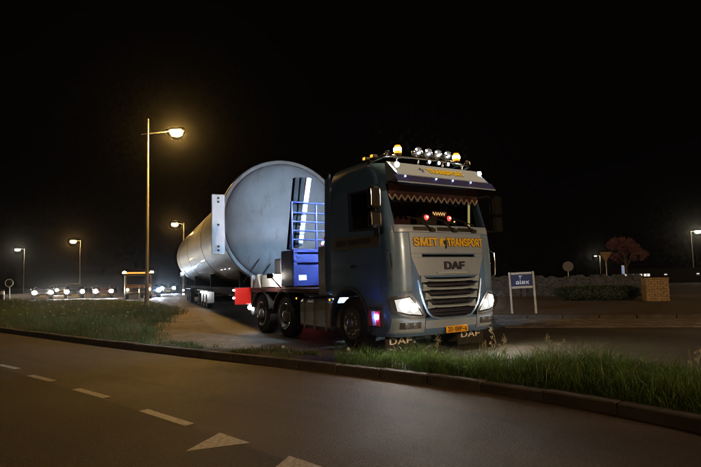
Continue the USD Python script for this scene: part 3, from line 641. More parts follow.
# roof bar, spot lamps, beacons, horns
rb = obj('roof_bar', tube([(.62, -1.1, 3.50), (.98, -1.06, 3.53), (1.06, -.9, 3.54), (1.10, -.4, 3.55), (1.10, .4, 3.55), (1.06, .9, 3.54), (.98, 1.06, 3.53), (.62, 1.1, 3.50)], .026, 10), m_chrome, TR)
for tt in (-.8, -.3, .3, .8): obj('bar_bracket', cyl((1.0, tt, 3.36), (1.07, tt, 3.55), .018), m_chrome, rb)
for tt in (-.36, -.12, .12, .36):
    s = obj('spot_lamp', lathe([(.94, 0), (.95, .05), (1.03, .095), (1.09, .105), (1.115, .10), (1.12, .088)], 28, 'x', (.02, tt, 3.665)), m_chrome, TR, smooth=50)
    obj('spot_lens', lathe([(1.075, 0), (1.105, .05), (1.115, .09), (1.10, .094)], 24, 'x', (.02, tt, 3.665)), m_lens, s, smooth=60)
    obj('lens_sparkle', xf(trimesh.creation.icosphere(2, .020), (1.125, tt-.045, 3.70)), e_bright, s); obj('lens_sparkle', xf(trimesh.creation.icosphere(2, .013), (1.135, tt+.03, 3.655)), e_bright, s)  # small glowing beads imitate the sparkle in the chrome lamp lenses
    obj('glint_ring', xf(trimesh.creation.torus(.062, .007, 32, 6), (1.135, tt, 3.665), ry=PI/2), e_glint, s, smooth=60)  # glowing ring added for the reflection in the lens
for tt in (-.11, .125, .36):
    p = obj('light_pod', xf(lathe([(0, 0), (0, .035), (.04, .04), (.05, .034)], 18, 'x'), (1.09, tt, 3.49)), m_chrome, TR)
    obj('pod_led', xf(lathe([(.045, 0), (.047, .030), (.03, .034)], 16, 'x'), (1.096, tt, 3.49)), e_bluewhite, p)
for tt in (-.74, .70):
    bc = obj('beacon', lathe([(3.5, 0), (3.5, .075), (3.58, .075), (3.585, 0)], 24, 'z', (1.0, tt, .03)), m_black, TR)
    obj('beacon_dome', lathe([(3.585, 0), (3.585, .07), (3.70, .068), (3.735, .05), (3.745, 0)], 24, 'z', (1.0, tt, .03)), e_amber, bc, smooth=50)
    obj('beacon_core', cyl((1.0, tt, 3.655), (1.0, tt, 3.715), .076, n=24), e_ambercore, bc)
for sg in (-1, 1):
    obj('air_horn', lathe([(.3, 0), (.3, .02), (.8, .022), (.95, .035), (1.02, .07), (1.0, .06), (.95, .02)], 20, 'x', (0, sg*.98, 3.59)), m_chrome, TR, smooth=50)
for ss in (.55, .80):
    k = obj('roof_side_lamp', bx(ss-.05, ss+.05, -1.18, -1.07, 3.53, 3.60, .015), m_grey, TR)
    obj('side_lens', bx(ss-.035, ss+.035, -1.195, -1.182, 3.54, 3.59, .004), e_amber, k)
# side of the cab (both sides): door, hatch, band, window, handle
for sg in (-1, 1):
    y0 = sg*1.243; y1 = sg*1.252
    door = Polygon([(.06, 1.32), (.55, 1.32), (.68, 1.05), (1.06, 1.05), (1.06, 2.2), (.96, 2.6), (.83, 2.98), (.06, 3.0)])
    hole = Polygon([(.10, 2.26), (1.02, 2.22), (.93, 2.62), (.80, 2.93), (.10, 2.95)])
    dd = obj('door', prism(door.difference(hole), 'y', y0-sg*.03, y1), m_cab, TR, smooth=False)
    obj('door_handle', bx(.12, .30, y1, y1+sg*.03, 1.98-.42, 2.02-.42, .01), m_black, dd)
    obj('door_window', prism(hole.buffer(.01), 'y', sg*1.212, sg*1.220), m_side, dd, smooth=False)
    obj('window_seal', prism(hole.buffer(.025).difference(hole.buffer(-.02)), 'y', y1+sg*.001, y1+sg*.008), m_black, dd, smooth=False)
    obj('hatch', bx(-.42, -.02, y0-sg*.01, y1, 2.34, 3.05, .004), m_cab, TR)
    obj('side_extender', prism([(-.98, 1.1), (-.70, 1.1), (-.70, 3.5), (-.88, 3.38)], 'y', sg*1.19, sg*1.23), m_cab, TR, smooth=False)
    bnd = obj('side_band', prism([(-.64, 2.06), (-.6, 1.90), (1.02, 1.90), (1.10, 2.10), (-.55, 2.16)], 'y', y1, y1+sg*.005), m_band, TR, smooth=False)
    tx = meshkit.text_mesh('SMIT TRANSPORT', .10, .003, True); b = tx.bounds; v = tx.vertices
    xx = (v[:, 0]-b[0, 0])/(b[1, 0]-b[0, 0])*1.2
    q = trimesh.Trimesh(np.column_stack([-.42+xx if sg < 0 else .82-xx, np.full(len(v), y1+sg*.005)+sg*v[:, 2], v[:, 1]+1.98]), tx.faces, process=False)
    obj('band_text', q, m_ink, bnd, smooth=False)
    # steps below the door, arch trim
    obj('step', bx(.66, 1.10, sg*1.16, sg*1.255, .50, .55, .01), m_grey, TR); obj('step', bx(.66, 1.08, sg*1.16, sg*1.25, .80, .85, .01), m_grey, TR)
    arch = Polygon([(.70*math.cos(a), .5+.70*math.sin(a)) for a in np.linspace(-.15, PI+.15, 30)] + [(.645*math.cos(a), .5+.645*math.sin(a)) for a in np.linspace(PI+.15, -.15, 30)])
    obj('arch_trim', prism(arch, 'y', sg*1.20, sg*1.275), m_grey, TR, smooth=False)
    # mirrors on an arm
    ma = obj('mirror_arm', cat(tube([(.98, sg*1.22, 2.90), (1.16, sg*1.36, 2.92), (1.22, sg*1.45, 2.88)], .022), tube([(1.04, sg*1.22, 2.26), (1.16, sg*1.36, 2.22), (1.22, sg*1.45, 2.24)], .022)), m_black, TR)
    hm = m_black if sg < 0 else m_matte; tmn = m_chrome if sg < 0 else m_matte
    for z0, z1 in ((2.53, 2.92), (2.20, 2.50)):
        mh = obj('mirror_housing', xf(bx(-.05, .10, -.115, .115, z0, z1, .045), (1.24, sg*1.47, 0), rz=-sg*.15), hm, TR)
        obj('mirror_trim', xf(cyl((.06, -sg*.0-.118, z0+.05), (.06, -.118, z1-.05), .012), (1.24, sg*1.47, 0), rz=-sg*.15), tmn, mh); obj('mirror_trim', xf(cyl((.10, .05, z0+.05), (.10, .05, z1-.05), .014), (1.24, sg*1.47, 0), rz=-sg*.15), tmn, mh)
        obj('mirror_glass', xf(bx(-.056, -.051, -.095, .095, z0+.03, z1-.03), (1.24, sg*1.47, 0), rz=-sg*.15), m_lens, mh)
    gh = [(sf(1.19, z)+o, sg*(1.19+.05), z) for z, o in ((1.32, .0), (1.36, .07), (1.6, .09), (1.78, .08), (1.82, .0))]
    obj('grab_handle', tube(gh, .014), m_chrome, TR)
# chassis, wheels, tank, column
obj('chassis_rail', bx(-5.4, .9, -.48, -.40, .72, 1.0), m_chassis, TR); obj('chassis_rail', bx(-5.4, .9, .40, .48, .72, 1.0), m_chassis, TR)
obj('engine_tunnel', bx(-1.0, 1.0, -.6, .6, .45, .98), m_black, TR)
def wheel(cx, side, steer):
    y = side*1.19; w = obj('wheel', lathe([(y-side*.30, .30), (y-side*.30, .44), (y-side*.26, .495), (y-side*.22, .505), (y-side*.06, .505), (y-side*.02, .49), (y, .43), (y-side*.005, .31), (y-side*.03, .29)], 48, 'y', (cx, 0, .505)), m_rubber, TR, smooth=25)
    if steer: pr = [(-.10, .29), (.012, .30), (.018, .275), (-.02, .25), (-.005, .18), (.02, .16), (.03, .11), (.06, .10), (.085, .07), (.09, 0)]
    else: pr = [(-.10, .29), (.012, .30), (.016, .275), (-.12, .24), (-.15, .18), (-.10, .14), (.02, .12), (.045, .08), (.05, 0)]
    rm = obj('rim', lathe([(y+side*a, r) for a, r in pr], 40, 'y', (cx, 0, .505)), m_rim, w, smooth=40)
    if not steer: obj('rim_ring', xf(trimesh.creation.torus(.30, .014, 40, 8), (cx, y+side*.012, .505), rx=PI/2), m_chrome, w, smooth=60)
    dy = -.012 if steer else -.13
    obj('wheel_nuts', cat([cyl((cx+.205*math.cos(a), y+side*(dy-.01), .505+.205*math.sin(a)), (cx+.205*math.cos(a), y+side*(dy+.045), .505+.205*math.sin(a)), .018, n=6) for a in np.arange(10)*2*PI/10]), m_chrome, w, smooth=False)
    return w
for sd in (-1, 1):
    wheel(0, sd, True); 
    for cx in (-3.0, -4.42):
        wheel(cx, sd, False)
        fd = [(cx+.60*math.cos(a), .5+.60*math.sin(a)) for a in np.linspace(.25, PI-.25, 24)]; fi = [(cx+.57*math.cos(a), .5+.57*math.sin(a)) for a in np.linspace(PI-.25, .25, 24)]
        fo = obj('mudguard', prism(fd+fi, 'y', sd*.86, sd*1.24), m_black, TR, smooth=30)
        obj('mudguard_edge', tube([(x, sd*1.245, z) for x, z in fd], .013, 6), m_chrome, fo)
    obj('axle', cyl((0, 0, .5), (0, sd*.9, .5), .07), m_black, TR)
    tk = obj('fuel_tank', bx(-2.26, -.78, sd*.62, sd*1.20, .28, .95, .09), m_alu, TR)
    for ss in (-2.0, -1.52, -1.02): obj('tank_strap', bx(ss-.03, ss+.03, sd*.615, sd*1.208, .272, .958, .09), m_chrome, tk)
    for ss in (-2.28, -.76):
        ml = obj('marker_lamp', bx(ss-.05, ss+.05, sd*1.20, sd*1.235, .91, .96, .01), m_black, TR); obj('marker_lens', bx(ss-.03, ss+.03, sd*1.236, sd*1.246, .915, .955, .004), e_amber, ml)
    for ss in (-1.7, -1.6, -1.45, -1.2): obj('clip', bx(ss-.02, ss+.02, sd*1.19, sd*1.22, .975, .99), m_chrome, TR)
obj('side_column', bx(-1.24, -.92, -1.24, -.9, 1.02, 2.06, .03), m_alu, TR, label='grey upright exhaust box behind the cab')
obj('deck_plate', bx(-5.2, -1.28, -1.2, 1.2, 1.06, 1.16, .01), m_chassis, TR)
# blue ballast box with railing
bb = obj('blue_box', bx(-3.05, -2.42, -1.26, 1.26, 1.20, 2.04, .02), m_blue, TR)
obj('box_rib', bx(-2.42, -2.36, -1.26, 1.26, 1.98, 2.06, .01), m_blue, bb); obj('box_rib', bx(-2.42, -2.36, -1.26, 1.26, 1.74, 1.80, .01), m_blue, bb)
obj('box_rib', bx(-2.42, -2.36, -1.26, -1.16, 1.20, 1.98, .01), m_blue, bb); obj('box_rib', bx(-2.42, -2.36, -.52, -.42, 1.20, 1.98, .01), m_blue, bb)
obj('box_label', bx(-2.42, -2.414, -1.1, -.9, 1.34, 1.46), m_white, bb)
ra = obj('railing', cat(cyl((-2.42, -1.26, 2.04), (-2.42, -1.26, 3.17), .026), cyl((-2.42, -.62, 2.04), (-2.42, -.62, 3.17), .026), cyl((-2.42, .2, 2.04), (-2.42, .2, 3.17), .026)), m_blue, TR)
for z in (3.15, 2.91, 2.70, 2.49, 2.28): obj('rail_bar', cyl((-2.42, -1.26, z), (-2.42, .2, z), .019), m_blue, ra)
for k, (a, b2, c, w) in enumerate(((-1.20, -1.02, m_matte, .06), (-1.06, -.86, m_matte, .055), (-.97, -.70, m_galv, .065))):
    T = bx(-.07, .07, -w, w, 0, 1.72-.03*k, .01); ang = math.atan2(b2-a, 1.6)
    obj('loading_ramp', xf(T, (-2.66, a, 2.06+.05*k), rx=-ang), c, TR, smooth=False)
obj('hose_bundle', cat([tube([(-2.0, -.55+.1*i, 2.7-.05*i), (-1.7, -.5+.1*i, 2.2), (-1.3, -.45+.1*i, 2.1), (-.95, -.4+.1*i, 2.5)], .025) for i in range(4)]), m_black, TR)
# work light on the back of the cab, facing the load
wk = obj('work_light', bx(-.86, -.72, .62, .98, 3.12, 3.34, .02), m_black, TR)
obj('work_lens', bx(-.875, -.862, .66, .94, 3.15, 3.31), e_work, wk)
wk = obj('work_light', bx(-.86, -.72, -.85, -.55, 2.96, 3.14, .02), m_black, TR)
obj('work_lens', bx(-.875, -.862, -.81, -.59, 2.98, 3.12), e_work, wk)
# white-lit gear along the deck, its lamp
dl = obj('deck_lamp', xf(bx(-.05, .05, -.07, .07, -.06, .06, .015), (-3.34, -1.42, 1.46), rz=-.75), m_black, TR)
obj('deck_lens', xf(bx(-.064, -.052, -.06, .06, -.05, .05), (-3.34, -1.42, 1.46), rz=-.75), e_deck, dl); obj('lamp_arm', cyl((-3.34, -1.4, 1.44), (-3.25, -1.15, 1.14), .015), m_black, dl)
obj('white_locker', bx(-4.45, -3.55, -1.18, -.9, 1.17, 1.50, .02), m_white, TR)
obj('deck_post', bx(-5.18, -5.10, -1.20, -1.10, 1.16, 1.50, .01), m_white, TR)
obj('deck_chock', prism([(-4.95, 1.165), (-4.5, 1.165), (-4.72, 1.52)], 'y', -1.2, -1.0), m_white, TR, smooth=False)
# wide-load boards: red at the tail, red and white by the front wheel
for s0_, yc, z0, z1, w in ((-5.35, -1.36, .72, 1.17, .46),):
    obj('board_frame', bx(s0_-.012, s0_-.002, yc-w/2-.02, yc+w/2+.02, z0-.02, z1+.02, .004), m_black, TR)
    bd = obj('marker_board', bx(s0_, s0_+.02, yc-w/2, yc+w/2, z0, z1, .005), e_redboard, TR, label='square glowing red marker board at the tractor tail')
    for zz_ in (z0+.18, z0+.39): obj('board_led', xf(trimesh.creation.icosphere(2, .034), (s0_+.03, yc-w/2-.04, zz_)), e_white, bd)
    obj('board_bracket', bx(s0_-.02, s0_, yc+.05, -.4, z0+.12, z0+.2), m_black, bd)
obj('tail_lamp', xf(lathe([(0, 0), (0, .07), (.03, .06), (.04, 0)], 18, 'x'), (-5.34, -1.16, .63)), e_bright, TR)
obj('tail_lamp', xf(bx(-.02, .02, -.16, .16, -.05, .05, .01), (-5.45, -.7, .62)), e_red, TR)
obj('tail_lamp', xf(bx(-.02, .02, -.16, .16, -.05, .05, .01), (-5.45, .7, .62)), e_red, TR)
obj('air_tank', cyl((-5.3, -1.1, .55), (-5.3, -.5, .55), .13, n=20), m_alu, TR)
bd = obj('side_board', bx(.70, 1.04, -1.285, -1.265, .52, .78, .004), m_redbd, TR, label='small red and white board with a blue flash lamp')
obj('board_stripe', prism([(.84, .525), (.94, .525), (.90, .775), (.80, .775)], 'y', -1.289, -1.286), m_white, bd, smooth=False)
obj('flash_lamp', lathe([(0, .045), (-.02, .04), (-.03, 0)], 18, 'y', (.96, -1.286, .68)), e_blue, bd); obj('flash_core', lathe([(0, .024), (-.012, .02), (-.016, 0)], 14, 'y', (.96, -1.312, .68)), e_white, bd)
gn = obj('hydraulic_unit', bx(-4.15, -3.75, -.95, -.45, 1.16, 1.9, .03), m_grey, TR)
for dy in (-.85, -.7, -.55): obj('valve_lever', cyl((-3.72, dy, 1.3), (-3.72, dy, 1.98), .02), m_alu, gn)

# ------------------------------------------------------------------ the load: a long grey pressure vessel
AX = np.array([-.366, .931, 0]); ANG = math.degrees(math.atan2(AX[1], AX[0])); FC = np.array([-2.17, 17.4, 0.06])
ZC = 3.22
TK = thing('storage_vessel', 'huge grey cylindrical steel vessel lying on the trailer behind the cab', 'vessel', FC, ANG)
# local x = away from the truck; lathe around x at height ZC
R0, RB, LEN = 2.08, 1.90, 24.6
obj('shell', lathe([(.30, RB), (6, RB), (12, RB), (18, RB), (LEN, RB)] + [(LEN+.95*math.sin(a), RB*math.cos(a)) for a in np.linspace(.12, PI/2, 10)], 72, 'x', (0, 0, ZC)), m_shell, TK, smooth=40)
obj('end_flange', lathe([(.34, RB), (.34, R0-.03), (.30, R0), (.03, R0), (0, R0-.03), (0, R0-.12), (.03, R0-.13)], 96, 'x', (0, 0, ZC)), m_flange, TK, smooth=35)
obj('end_dish', lathe([(.034, R0-.12), (.03, R0-.135)] + [(.03-.42*math.sin(a), (R0-.14)*math.cos(a)) for a in np.linspace(.05, PI/2, 14)], 96, 'x', (0, 0, ZC)), m_tank, TK, smooth=40)
for xx in (7.5, 15.0, 22.0): obj('weld_band', lathe([(xx, RB+.001), (xx, RB+.012), (xx+.07, RB+.012), (xx+.07, RB+.001)], 72, 'x', (0, 0, ZC)), m_shell, TK)
for sg in (1, -1):
    lp_ = obj('lifting_plate', bx(-.06, .06, sg*1.92, sg*2.32, ZC-1.02, ZC+.86, .015), m_white, TK)
    for zz_ in (-.9, -.78, .62, .74, -.1): obj('plate_bolt', cyl((-.09, sg*2.12, ZC+zz_), (-.055, sg*2.12, ZC+zz_), .035, n=10), m_black, lp_)
for y, z in ((.9, -1.2), (.55, -1.35)):
    obj('strap_chain', tube([(-.36+.05*i, y+.12*i, ZC+z-.18*i) for i in range(5)], 0.014, 6), m_black, TK)
# trailer
TL = thing('lowbed_trailer', 'dark low trailer with several axles carrying the grey vessel', 'trailer', FC, ANG)
obj('bed', bx(-.2, 25.0, -.9, .9, .80, 1.10, .03), m_matte, TL)
for xx in (1.0, 9.0, 17.0, 24.0):
    obj('cradle', prism(Polygon([(-1.3, 1.10), (1.3, 1.10), (1.3, 1.7), (-1.3, 1.7)]).difference(Point(0, ZC).buffer(RB+.02, 48)), 'x', xx-.15, xx+.15), m_matte, TL, smooth=False)
obj('gooseneck', cat(prism([(-5.2, 1.22), (-1.0, 1.22), (.2, .85), (.2, 1.10), (-.9, 1.45), (-5.2, 1.45)], 'y', -.4, .4)), m_matte, TL, smooth=False)
def twheel(xx, sd):
    y = sd*1.27; w = obj('wheel', lathe([(y-sd*.26, .2), (y-sd*.26, .36), (y-sd*.2, .41), (y-sd*.05, .41), (y, .36), (y-sd*.01, .24), (y-sd*.06, .2)], 32, 'y', (xx, 0, .41)), m_rubber, TL, smooth=25)
    obj('rim', lathe([(y-sd*.06, .22), (y-sd*.02, .21), (y-sd*.08, .15), (y-sd*.02, .09), (y, 0)], 24, 'y', (xx, 0, .41)), m_rim, w, smooth=40)
for xx in (11.0, 12.3, 13.6, 14.9, 20.8, 22.1, 23.4):
    for sd in (-1, 1): twheel(xx, sd)
    obj('axle_beam', cyl((xx, -1.0, .41), (xx, 1.0, .41), .08), m_black, TL)
for sd in (-1, 1):
    for x0_, x1_ in ((10.3, 15.6), (20.1, 24.1)):
        obj('wing_plate', bx(x0_, x1_, sd*1.0, sd*1.30, .86, .91, .01), m_grey, TL)
    for xx in (10.25, 11.66, 12.96):
        obj('white_splash_board', bx(xx, xx+.02, sd*.98, sd*1.32, .30, .84), m_white, TL)
        obj('splash_lamp', xf(trimesh.creation.icosphere(2, .045), (xx-.22, sd*1.36, .80)), e_bright, TL)
bm = obj('rear_marker', cat(bx(24.9, 24.95, 1.35, 1.65, 1.75, 2.1), cyl((24.93, 1.5, .3), (24.93, 1.5, 1.78), .03)), m_galv, TL)
obj('rear_lamp', xf(trimesh.creation.icosphere(2, .10), (24.8, 1.5, 1.98)), e_white, bm)
for zz_ in (.45, .75): obj('rear_lamp', xf(trimesh.creation.icosphere(2, .07), (24.8, 1.42, zz_)), e_white, bm)
striped = thing('striped_barrier_pole', 'red and white striped pole slanting up in front of the vessel', 'pole', (0, 0, 0))
pa, pb = np.array([-1.05, 14.35, 1.9]), np.array([-.62, 13.95, 2.55])
for i in range(6): obj('pole_band', cyl(pa+(pb-pa)*i/6, pa+(pb-pa)*(i+1)/6, .04), (m_white, m_redbd)[i % 2], striped)

# ------------------------------------------------------------------ street lamps
def lamp(name, label, base, h_arm, arm_dir, arm_len, top_extra, lens, group=None, r=.09, lens_k=1.0, dim=None):
    t = thing(name, label, 'street lamp', base, math.degrees(math.atan2(arm_dir[1], arm_dir[0])), group)
    obj('pole', cat(cyl((0, 0, 0), (0, 0, h_arm+top_extra), r, r*.6, 16), cyl((0, 0, 0), (0, 0, 1.2), r*1.35, r*1.35, 16)), m_galvY, t)
    obj('arm', tube([(-.35 if top_extra > .3 else 0, 0, h_arm-.02), (arm_len-.3, 0, h_arm+.06)], .03), m_galvY, t)
    hd = obj('lamp_head', cat(bx(arm_len-.38, arm_len+.38, -.16, .16, h_arm+.03, h_arm+.17, .05)), m_grey, t)
    L0 = .24*lens_k; W0 = .19*lens_k
    prof = [(0, 1.0), (-.08, .97), (-.15, .75), (-.19, .4), (-.20, 0)]
    V = lathe([(a, max(r_, 0)) for a, r_ in prof], 24, 'z'); V.vertices = V.vertices*np.array([L0, W0, lens_k]); V.apply_translation((arm_len, 0, h_arm+.028)); 
    if V.volume < 0: V.invert()
    obj('lamp_lens', V, lens, hd, smooth=50)
    return t
lamp('street_lamp', 'tall lit sodium street lamp standing in the grass island, nearest of the lamps', (-9.95, 26.0, .1), 8.72, (1, -.1), 1.47, .75, e_main, None, .085, 1.3)
lamp('street_lamp', 'warm lit street lamp with its arm pointing left, above the queue of cars', (-36.6, 72, 0), 7.3, (-1, 0), 1.0, .1, e_farwarm, None, .08, 1.7)
lamp('street_lamp', 'whiter lit street lamp farthest to the left, near the round sign', (-55.2, 90, 0), 7.6, (-1, 0), 1.2, .1, e_farwhite, None, .09, 1.7)
lamp('street_lamp', 'warm lit street lamp half hidden behind the grey vessel', (-18.2, 58, 0), 7.75, (-1, 0), 1.0, .1, e_farwarm, None, .08, 1.5)
lamp('street_lamp', 'white lit street lamp at the right edge beyond the brick pillar', (48.0, 75, 0), 6.75, (1, 0), 1.0, .1, e_farwhite, None, .08, 1.7)
lamp('street_lamp', 'tiny distant street lamp with white light left of the reddish tree', (55.0, 118, 0), 4.9, (-1, 0), 1.0, .1, e_farwhite, None, .08, .9)
lamp('street_lamp', 'street lamp behind the viewer lighting the truck front', (24.0, -17.0, 0), 9.0, (-.7, .7), 1.4, .2, e_behind, None, .09, 1.0)
lamp('street_lamp', 'unseen street lamp added behind the viewer to brighten the near road and cab side', (-5.0, -10.0, 0), 9.0, (.3, .8), 1.4, .2, e_fill, None, .09, 1.0)  # added lamp, only there to brighten the road and cab side

lamp('street_lamp', 'street lamp outside the picture on the right lighting the pavement', (27.0, 21.0, .1), 8.0, (-.9, .1), 1.2, .2, e_right, None, .09, 1.0)

# ------------------------------------------------------------------ vehicles of the convoy, far left
def car(name, label, loc, rot, paint, lens, group):
    t = thing(name, label, 'car', loc, rot, group)
    low = [(-2.1, .28), (2.05, .25), (2.12, .5), (2.05, .72), (1.1, .93), (-1.9, .98), (-2.15, .8)]
    b = man(prism(low, 'y', -.88, .88)) - m3.Manifold.batch_boolean([man(cyl((x, s*.55, .31), (x, s*1.2, .31), .36, n=24)) for x in (-1.3, 1.32) for s in (-1, 1)], m3.OpType.Add)
    obj('body', b, paint, t)
    top = np.array([(x, y, z) for x, y, z in [(1.15, .78, .93), (1.15, -.78, .93), (-1.85, .76, .98), (-1.85, -.76, .98), (.35, .6, 1.42), (.35, -.6, 1.42), (-1.2, .6, 1.44), (-1.2, -.6, 1.44)]])
    obj('cabin', trimesh.convex.convex_hull(top), paint, t, smooth=False)
    a, b2, c, d2 = np.array([1.10, .70, .98]), np.array([1.10, -.70, .98]), np.array([.42, -.54, 1.38]), np.array([.42, .54, 1.38]); o = np.array([.03, 0, .03])
    obj('windscreen', trimesh.convex.convex_hull(np.array([a+o*.3, b2+o*.3, c+o*.3, d2+o*.3, a+o, b2+o, c+o, d2+o])), m_carglass, t, smooth=False)
    for x in (-1.3, 1.32):
        for s in (-1, 1): obj('wheel', lathe([(s*.62, 0), (s*.62, .3), (s*.66, .32), (s*.84, .32), (s*.87, .29), (s*.85, 0)], 24, 'y', (x, 0, .32)), m_rubber, t, smooth=30)
    for s in (-1, 1):
        h = obj('headlight', bx(1.95, 2.10, s*.52, s*.86, .55, .74, .04), m_grey, t)
        obj('headlight_lens', lathe([(2.13, 0), (2.12, .16), (2.05, .21)], 18, 'x', (0, s*.68, .65)), lens, h)
        obj('mirror', bx(.75, .9, s*.88, s*1.04, .95, 1.08, .03), paint, t)
    obj('front_grille', bx(2.05, 2.125, -.45, .45, .38, .56, .02), m_black, t)
    obj('number_plate', bx(2.12, 2.135, -.26, .26, .30, .40), m_plate, t)
    return t
def at_px(u, D):  # spot on the road seen in column u of the far left, D metres ahead
    return ((u-350.5)/533.0*D, D, .06)
G = None
aim = lambda p: math.degrees(math.atan2(-p[1], -p[0]+2))
for (u, D, pt, ln, lb) in ((42, 53, m_carp[0], e_car, 'leftmost oncoming car of the queue with bright headlights'), (73.8, 54, m_carp[1], e_car, 'second oncoming car from the left in the queue, headlights on'),
        (102.5, 53, m_carp[3], e_car, 'oncoming car with bright headlights just left of the orange-lit escort truck'), (149.7, 51, m_carp[2], e_carblue, 'oncoming car with bluish headlights right of the nearest lamp post'),
        (62, 74, m_carp[0], e_car, 'distant oncoming car with dim lights between the first two cars'), (167, 66, m_carp[1], e_carblue, 'distant oncoming car with bluish lights close to the vessel end')):
    p = at_px(u, D); car('oncoming_car', lb, p, aim(p), pt, ln, 'oncoming cars queueing behind the transport')
p = at_px(137.5, 46.5)
ES = thing('escort_truck', 'escort truck with two amber beacons and an orange lit bar on its roof', 'truck', p, aim(p))
obj('body', prism([(-3.0, .4), (1.3, .4), (1.35, 1.1), (1.15, 1.25), (.8, 2.05), (-3.0, 2.1)], 'y', -1.05, 1.05), m_escort, ES, smooth=False)
obj('windscreen', prism([(1.175, 1.28), (1.195, 1.28), (.87, 1.98), (.85, 1.98)], 'y', -.93, .93), m_darkglass, ES, smooth=False)
for x in (-2.0, .7):
    for s in (-1, 1): obj('wheel', lathe([(s*.75, 0), (s*.75, .36), (s*.8, .38), (s*1.03, .38), (s*1.06, .35), (s*1.04, 0)], 24, 'y', (x, 0, .38)), m_rubber, ES)
for s in (-1, 1):
    h = obj('headlight', bx(1.30, 1.40, s*.72, s*1.0, .7, .95, .03), m_grey, ES); obj('headlight_lens', lathe([(1.41, 0), (1.40, .1), (1.36, .12)], 18, 'x', (0, s*.86, .82)), e_car, h)
    obj('reflective_strip', bx(1.36, 1.375, s*.98, s*1.07, .42, 1.2), m_white, ES)
    bc = obj('beacon', cyl((.3, s*1.1, 2.14), (.3, s*1.1, 2.2), .11), m_black, ES); obj('beacon_dome', lathe([(2.2, 0), (2.2, .15), (2.36, .14), (2.42, 0)], 20, 'z', (.3, s*1.1, 0)), e_ambercore, bc, smooth=50)
obj('light_bar', bx(.22, .38, -.95, .95, 2.16, 2.32, .02), emit('orange_light_bar', (1.0, .42, .06), 1.2), ES)
obj('bumper', bx(1.34, 1.42, -1.0, 1.0, .40, .56, .02), m_grey, ES)
obj('front_grille', bx(1.345, 1.37, -.6, .6, .66, .98, .01), m_black, ES)
obj('front_stripe', bx(1.29, 1.352, -1.0, 1.0, 1.02, 1.10, .005), m_orange, ES)
p = at_px(139, 43)
mp_ = thing('marker_post', 'white reflective marker post in front of the escort truck', 'post', p)
obj('post', bx(-.06, .06, -.05, .05, 0, 1.15, .02), m_white, mp_); obj('reflector', bx(-.04, .04, -.06, -.051, .6, .85), emit('reflector_glow', (1, .97, .9), 3.0), mp_)  # shine of the reflector put in as its own glow
# round sign and bollard at the far left edge
rs = thing('round_sign', 'round traffic sign with pale rim at the far left', 'sign', at_px(9.5, 48))
obj('post', cyl((0, 0, 0), (0, 0, 1.95), .04), m_galv, rs); obj('sign_face', lathe([(0, 0), (0, .36), (.02, .36), (.02, 0)], 32, 'y', (0, -.06, 1.65)), m_ink, rs)
obj('sign_rim', xf(trimesh.creation.torus(.34, .045, 40, 8), (0, -.07, 1.65), rx=PI/2), m_white, rs)
bo = thing('bollard', 'pale traffic bollard at the left picture edge', 'bollard', at_px(2.5, 47))
obj('post', lathe([(0, 0), (0, .16), (.1, .17), (.95, .15), (1.05, .1), (1.08, 0)], 20, 'z'), m_grey, bo); obj('reflector_band', lathe([(.66, .158), (.66, .168), (.95, .158), (.95, .15)], 20, 'z'), m_white, bo)

# ------------------------------------------------------------------ right side: sign, wall, hedge, pillar, tree, signs, building
sg_ = thing('info_sign', 'navy sign reading alex on two pale posts beyond the road', 'sign', (5.55, 17.4, .13), -14, tilt=-1.5)
W = .37
for s in (-1, 1): obj('post', bx(s*W-.032, s*W+.032, -.032, .032, 0, 1.36, .01), m_wood, sg_)
obj('top_rail', bx(-W+.045, W-.045, -.035, .035, 1.27, 1.345, .008), m_wood, sg_)
pn = obj('panel', bx(-W+.045, W-.045, -.02, .02, .90, 1.27, .004), m_navy, sg_)
obj('lower_strip', bx(-W+.045, W-.045, -.026, .026, .82, .895, .004), m_wood, sg_)
tx = meshkit.text_mesh('alex', .13, .004, True); b = tx.bounds; v = tx.vertices
obj('sign_text', trimesh.Trimesh(np.column_stack([(v[:, 0]-b[0, 0])/(b[1, 0]-b[0, 0])*.42-.19, -.0205-v[:, 2], v[:, 1]+.96]), tx.faces[:, ::-1], process=False), m_white, pn, smooth=False)
obj('sign_mark', cat(bx(-.055, -.03, -.025, -.0205, 1.13, 1.235), bx(-.09, .02, -.025, -.0205, 1.205, 1.228)), m_white, pn, smooth=False)
# rubble wall
WA, WB = np.array([5.6, 32.4]), np.array([15.5, 28.6])
gw = thing('rubble_wall', 'long low wall of rough grey rubble beyond the pavement', 'wall')
dw = WB-WA; LW = np.linalg.norm(dw); aw = math.atan2(dw[1], dw[0])
obj('core', xf(bx(0, LW, -.2, .2, 0, 1.05), (WA[0], WA[1], .1), rz=aw), m_stone, gw, smooth=False)
st = []
for i in range(900):
    x, z = rng.uniform(0, LW), rng.uniform(.03, 1.12); r0 = rng.uniform(.06, .13)
    m = trimesh.creation.icosphere(1, r0); m.vertices *= rng.uniform(.75, 1.25, (len(m.vertices), 1)); m.apply_scale([1.3, .8, .85])
    st.append(xf(m, (x, -.2, z)))
obj('stones', xf(cat(st), (WA[0], WA[1], .1), rz=aw), m_stone, gw, smooth=False, kind='stuff')
for x in (4.6,): obj('wall_post', xf(bx(x-.12, x+.12, -.45, -.2, 0, 1.18, .02), (WA[0], WA[1], .1), rz=aw), m_stone, gw)
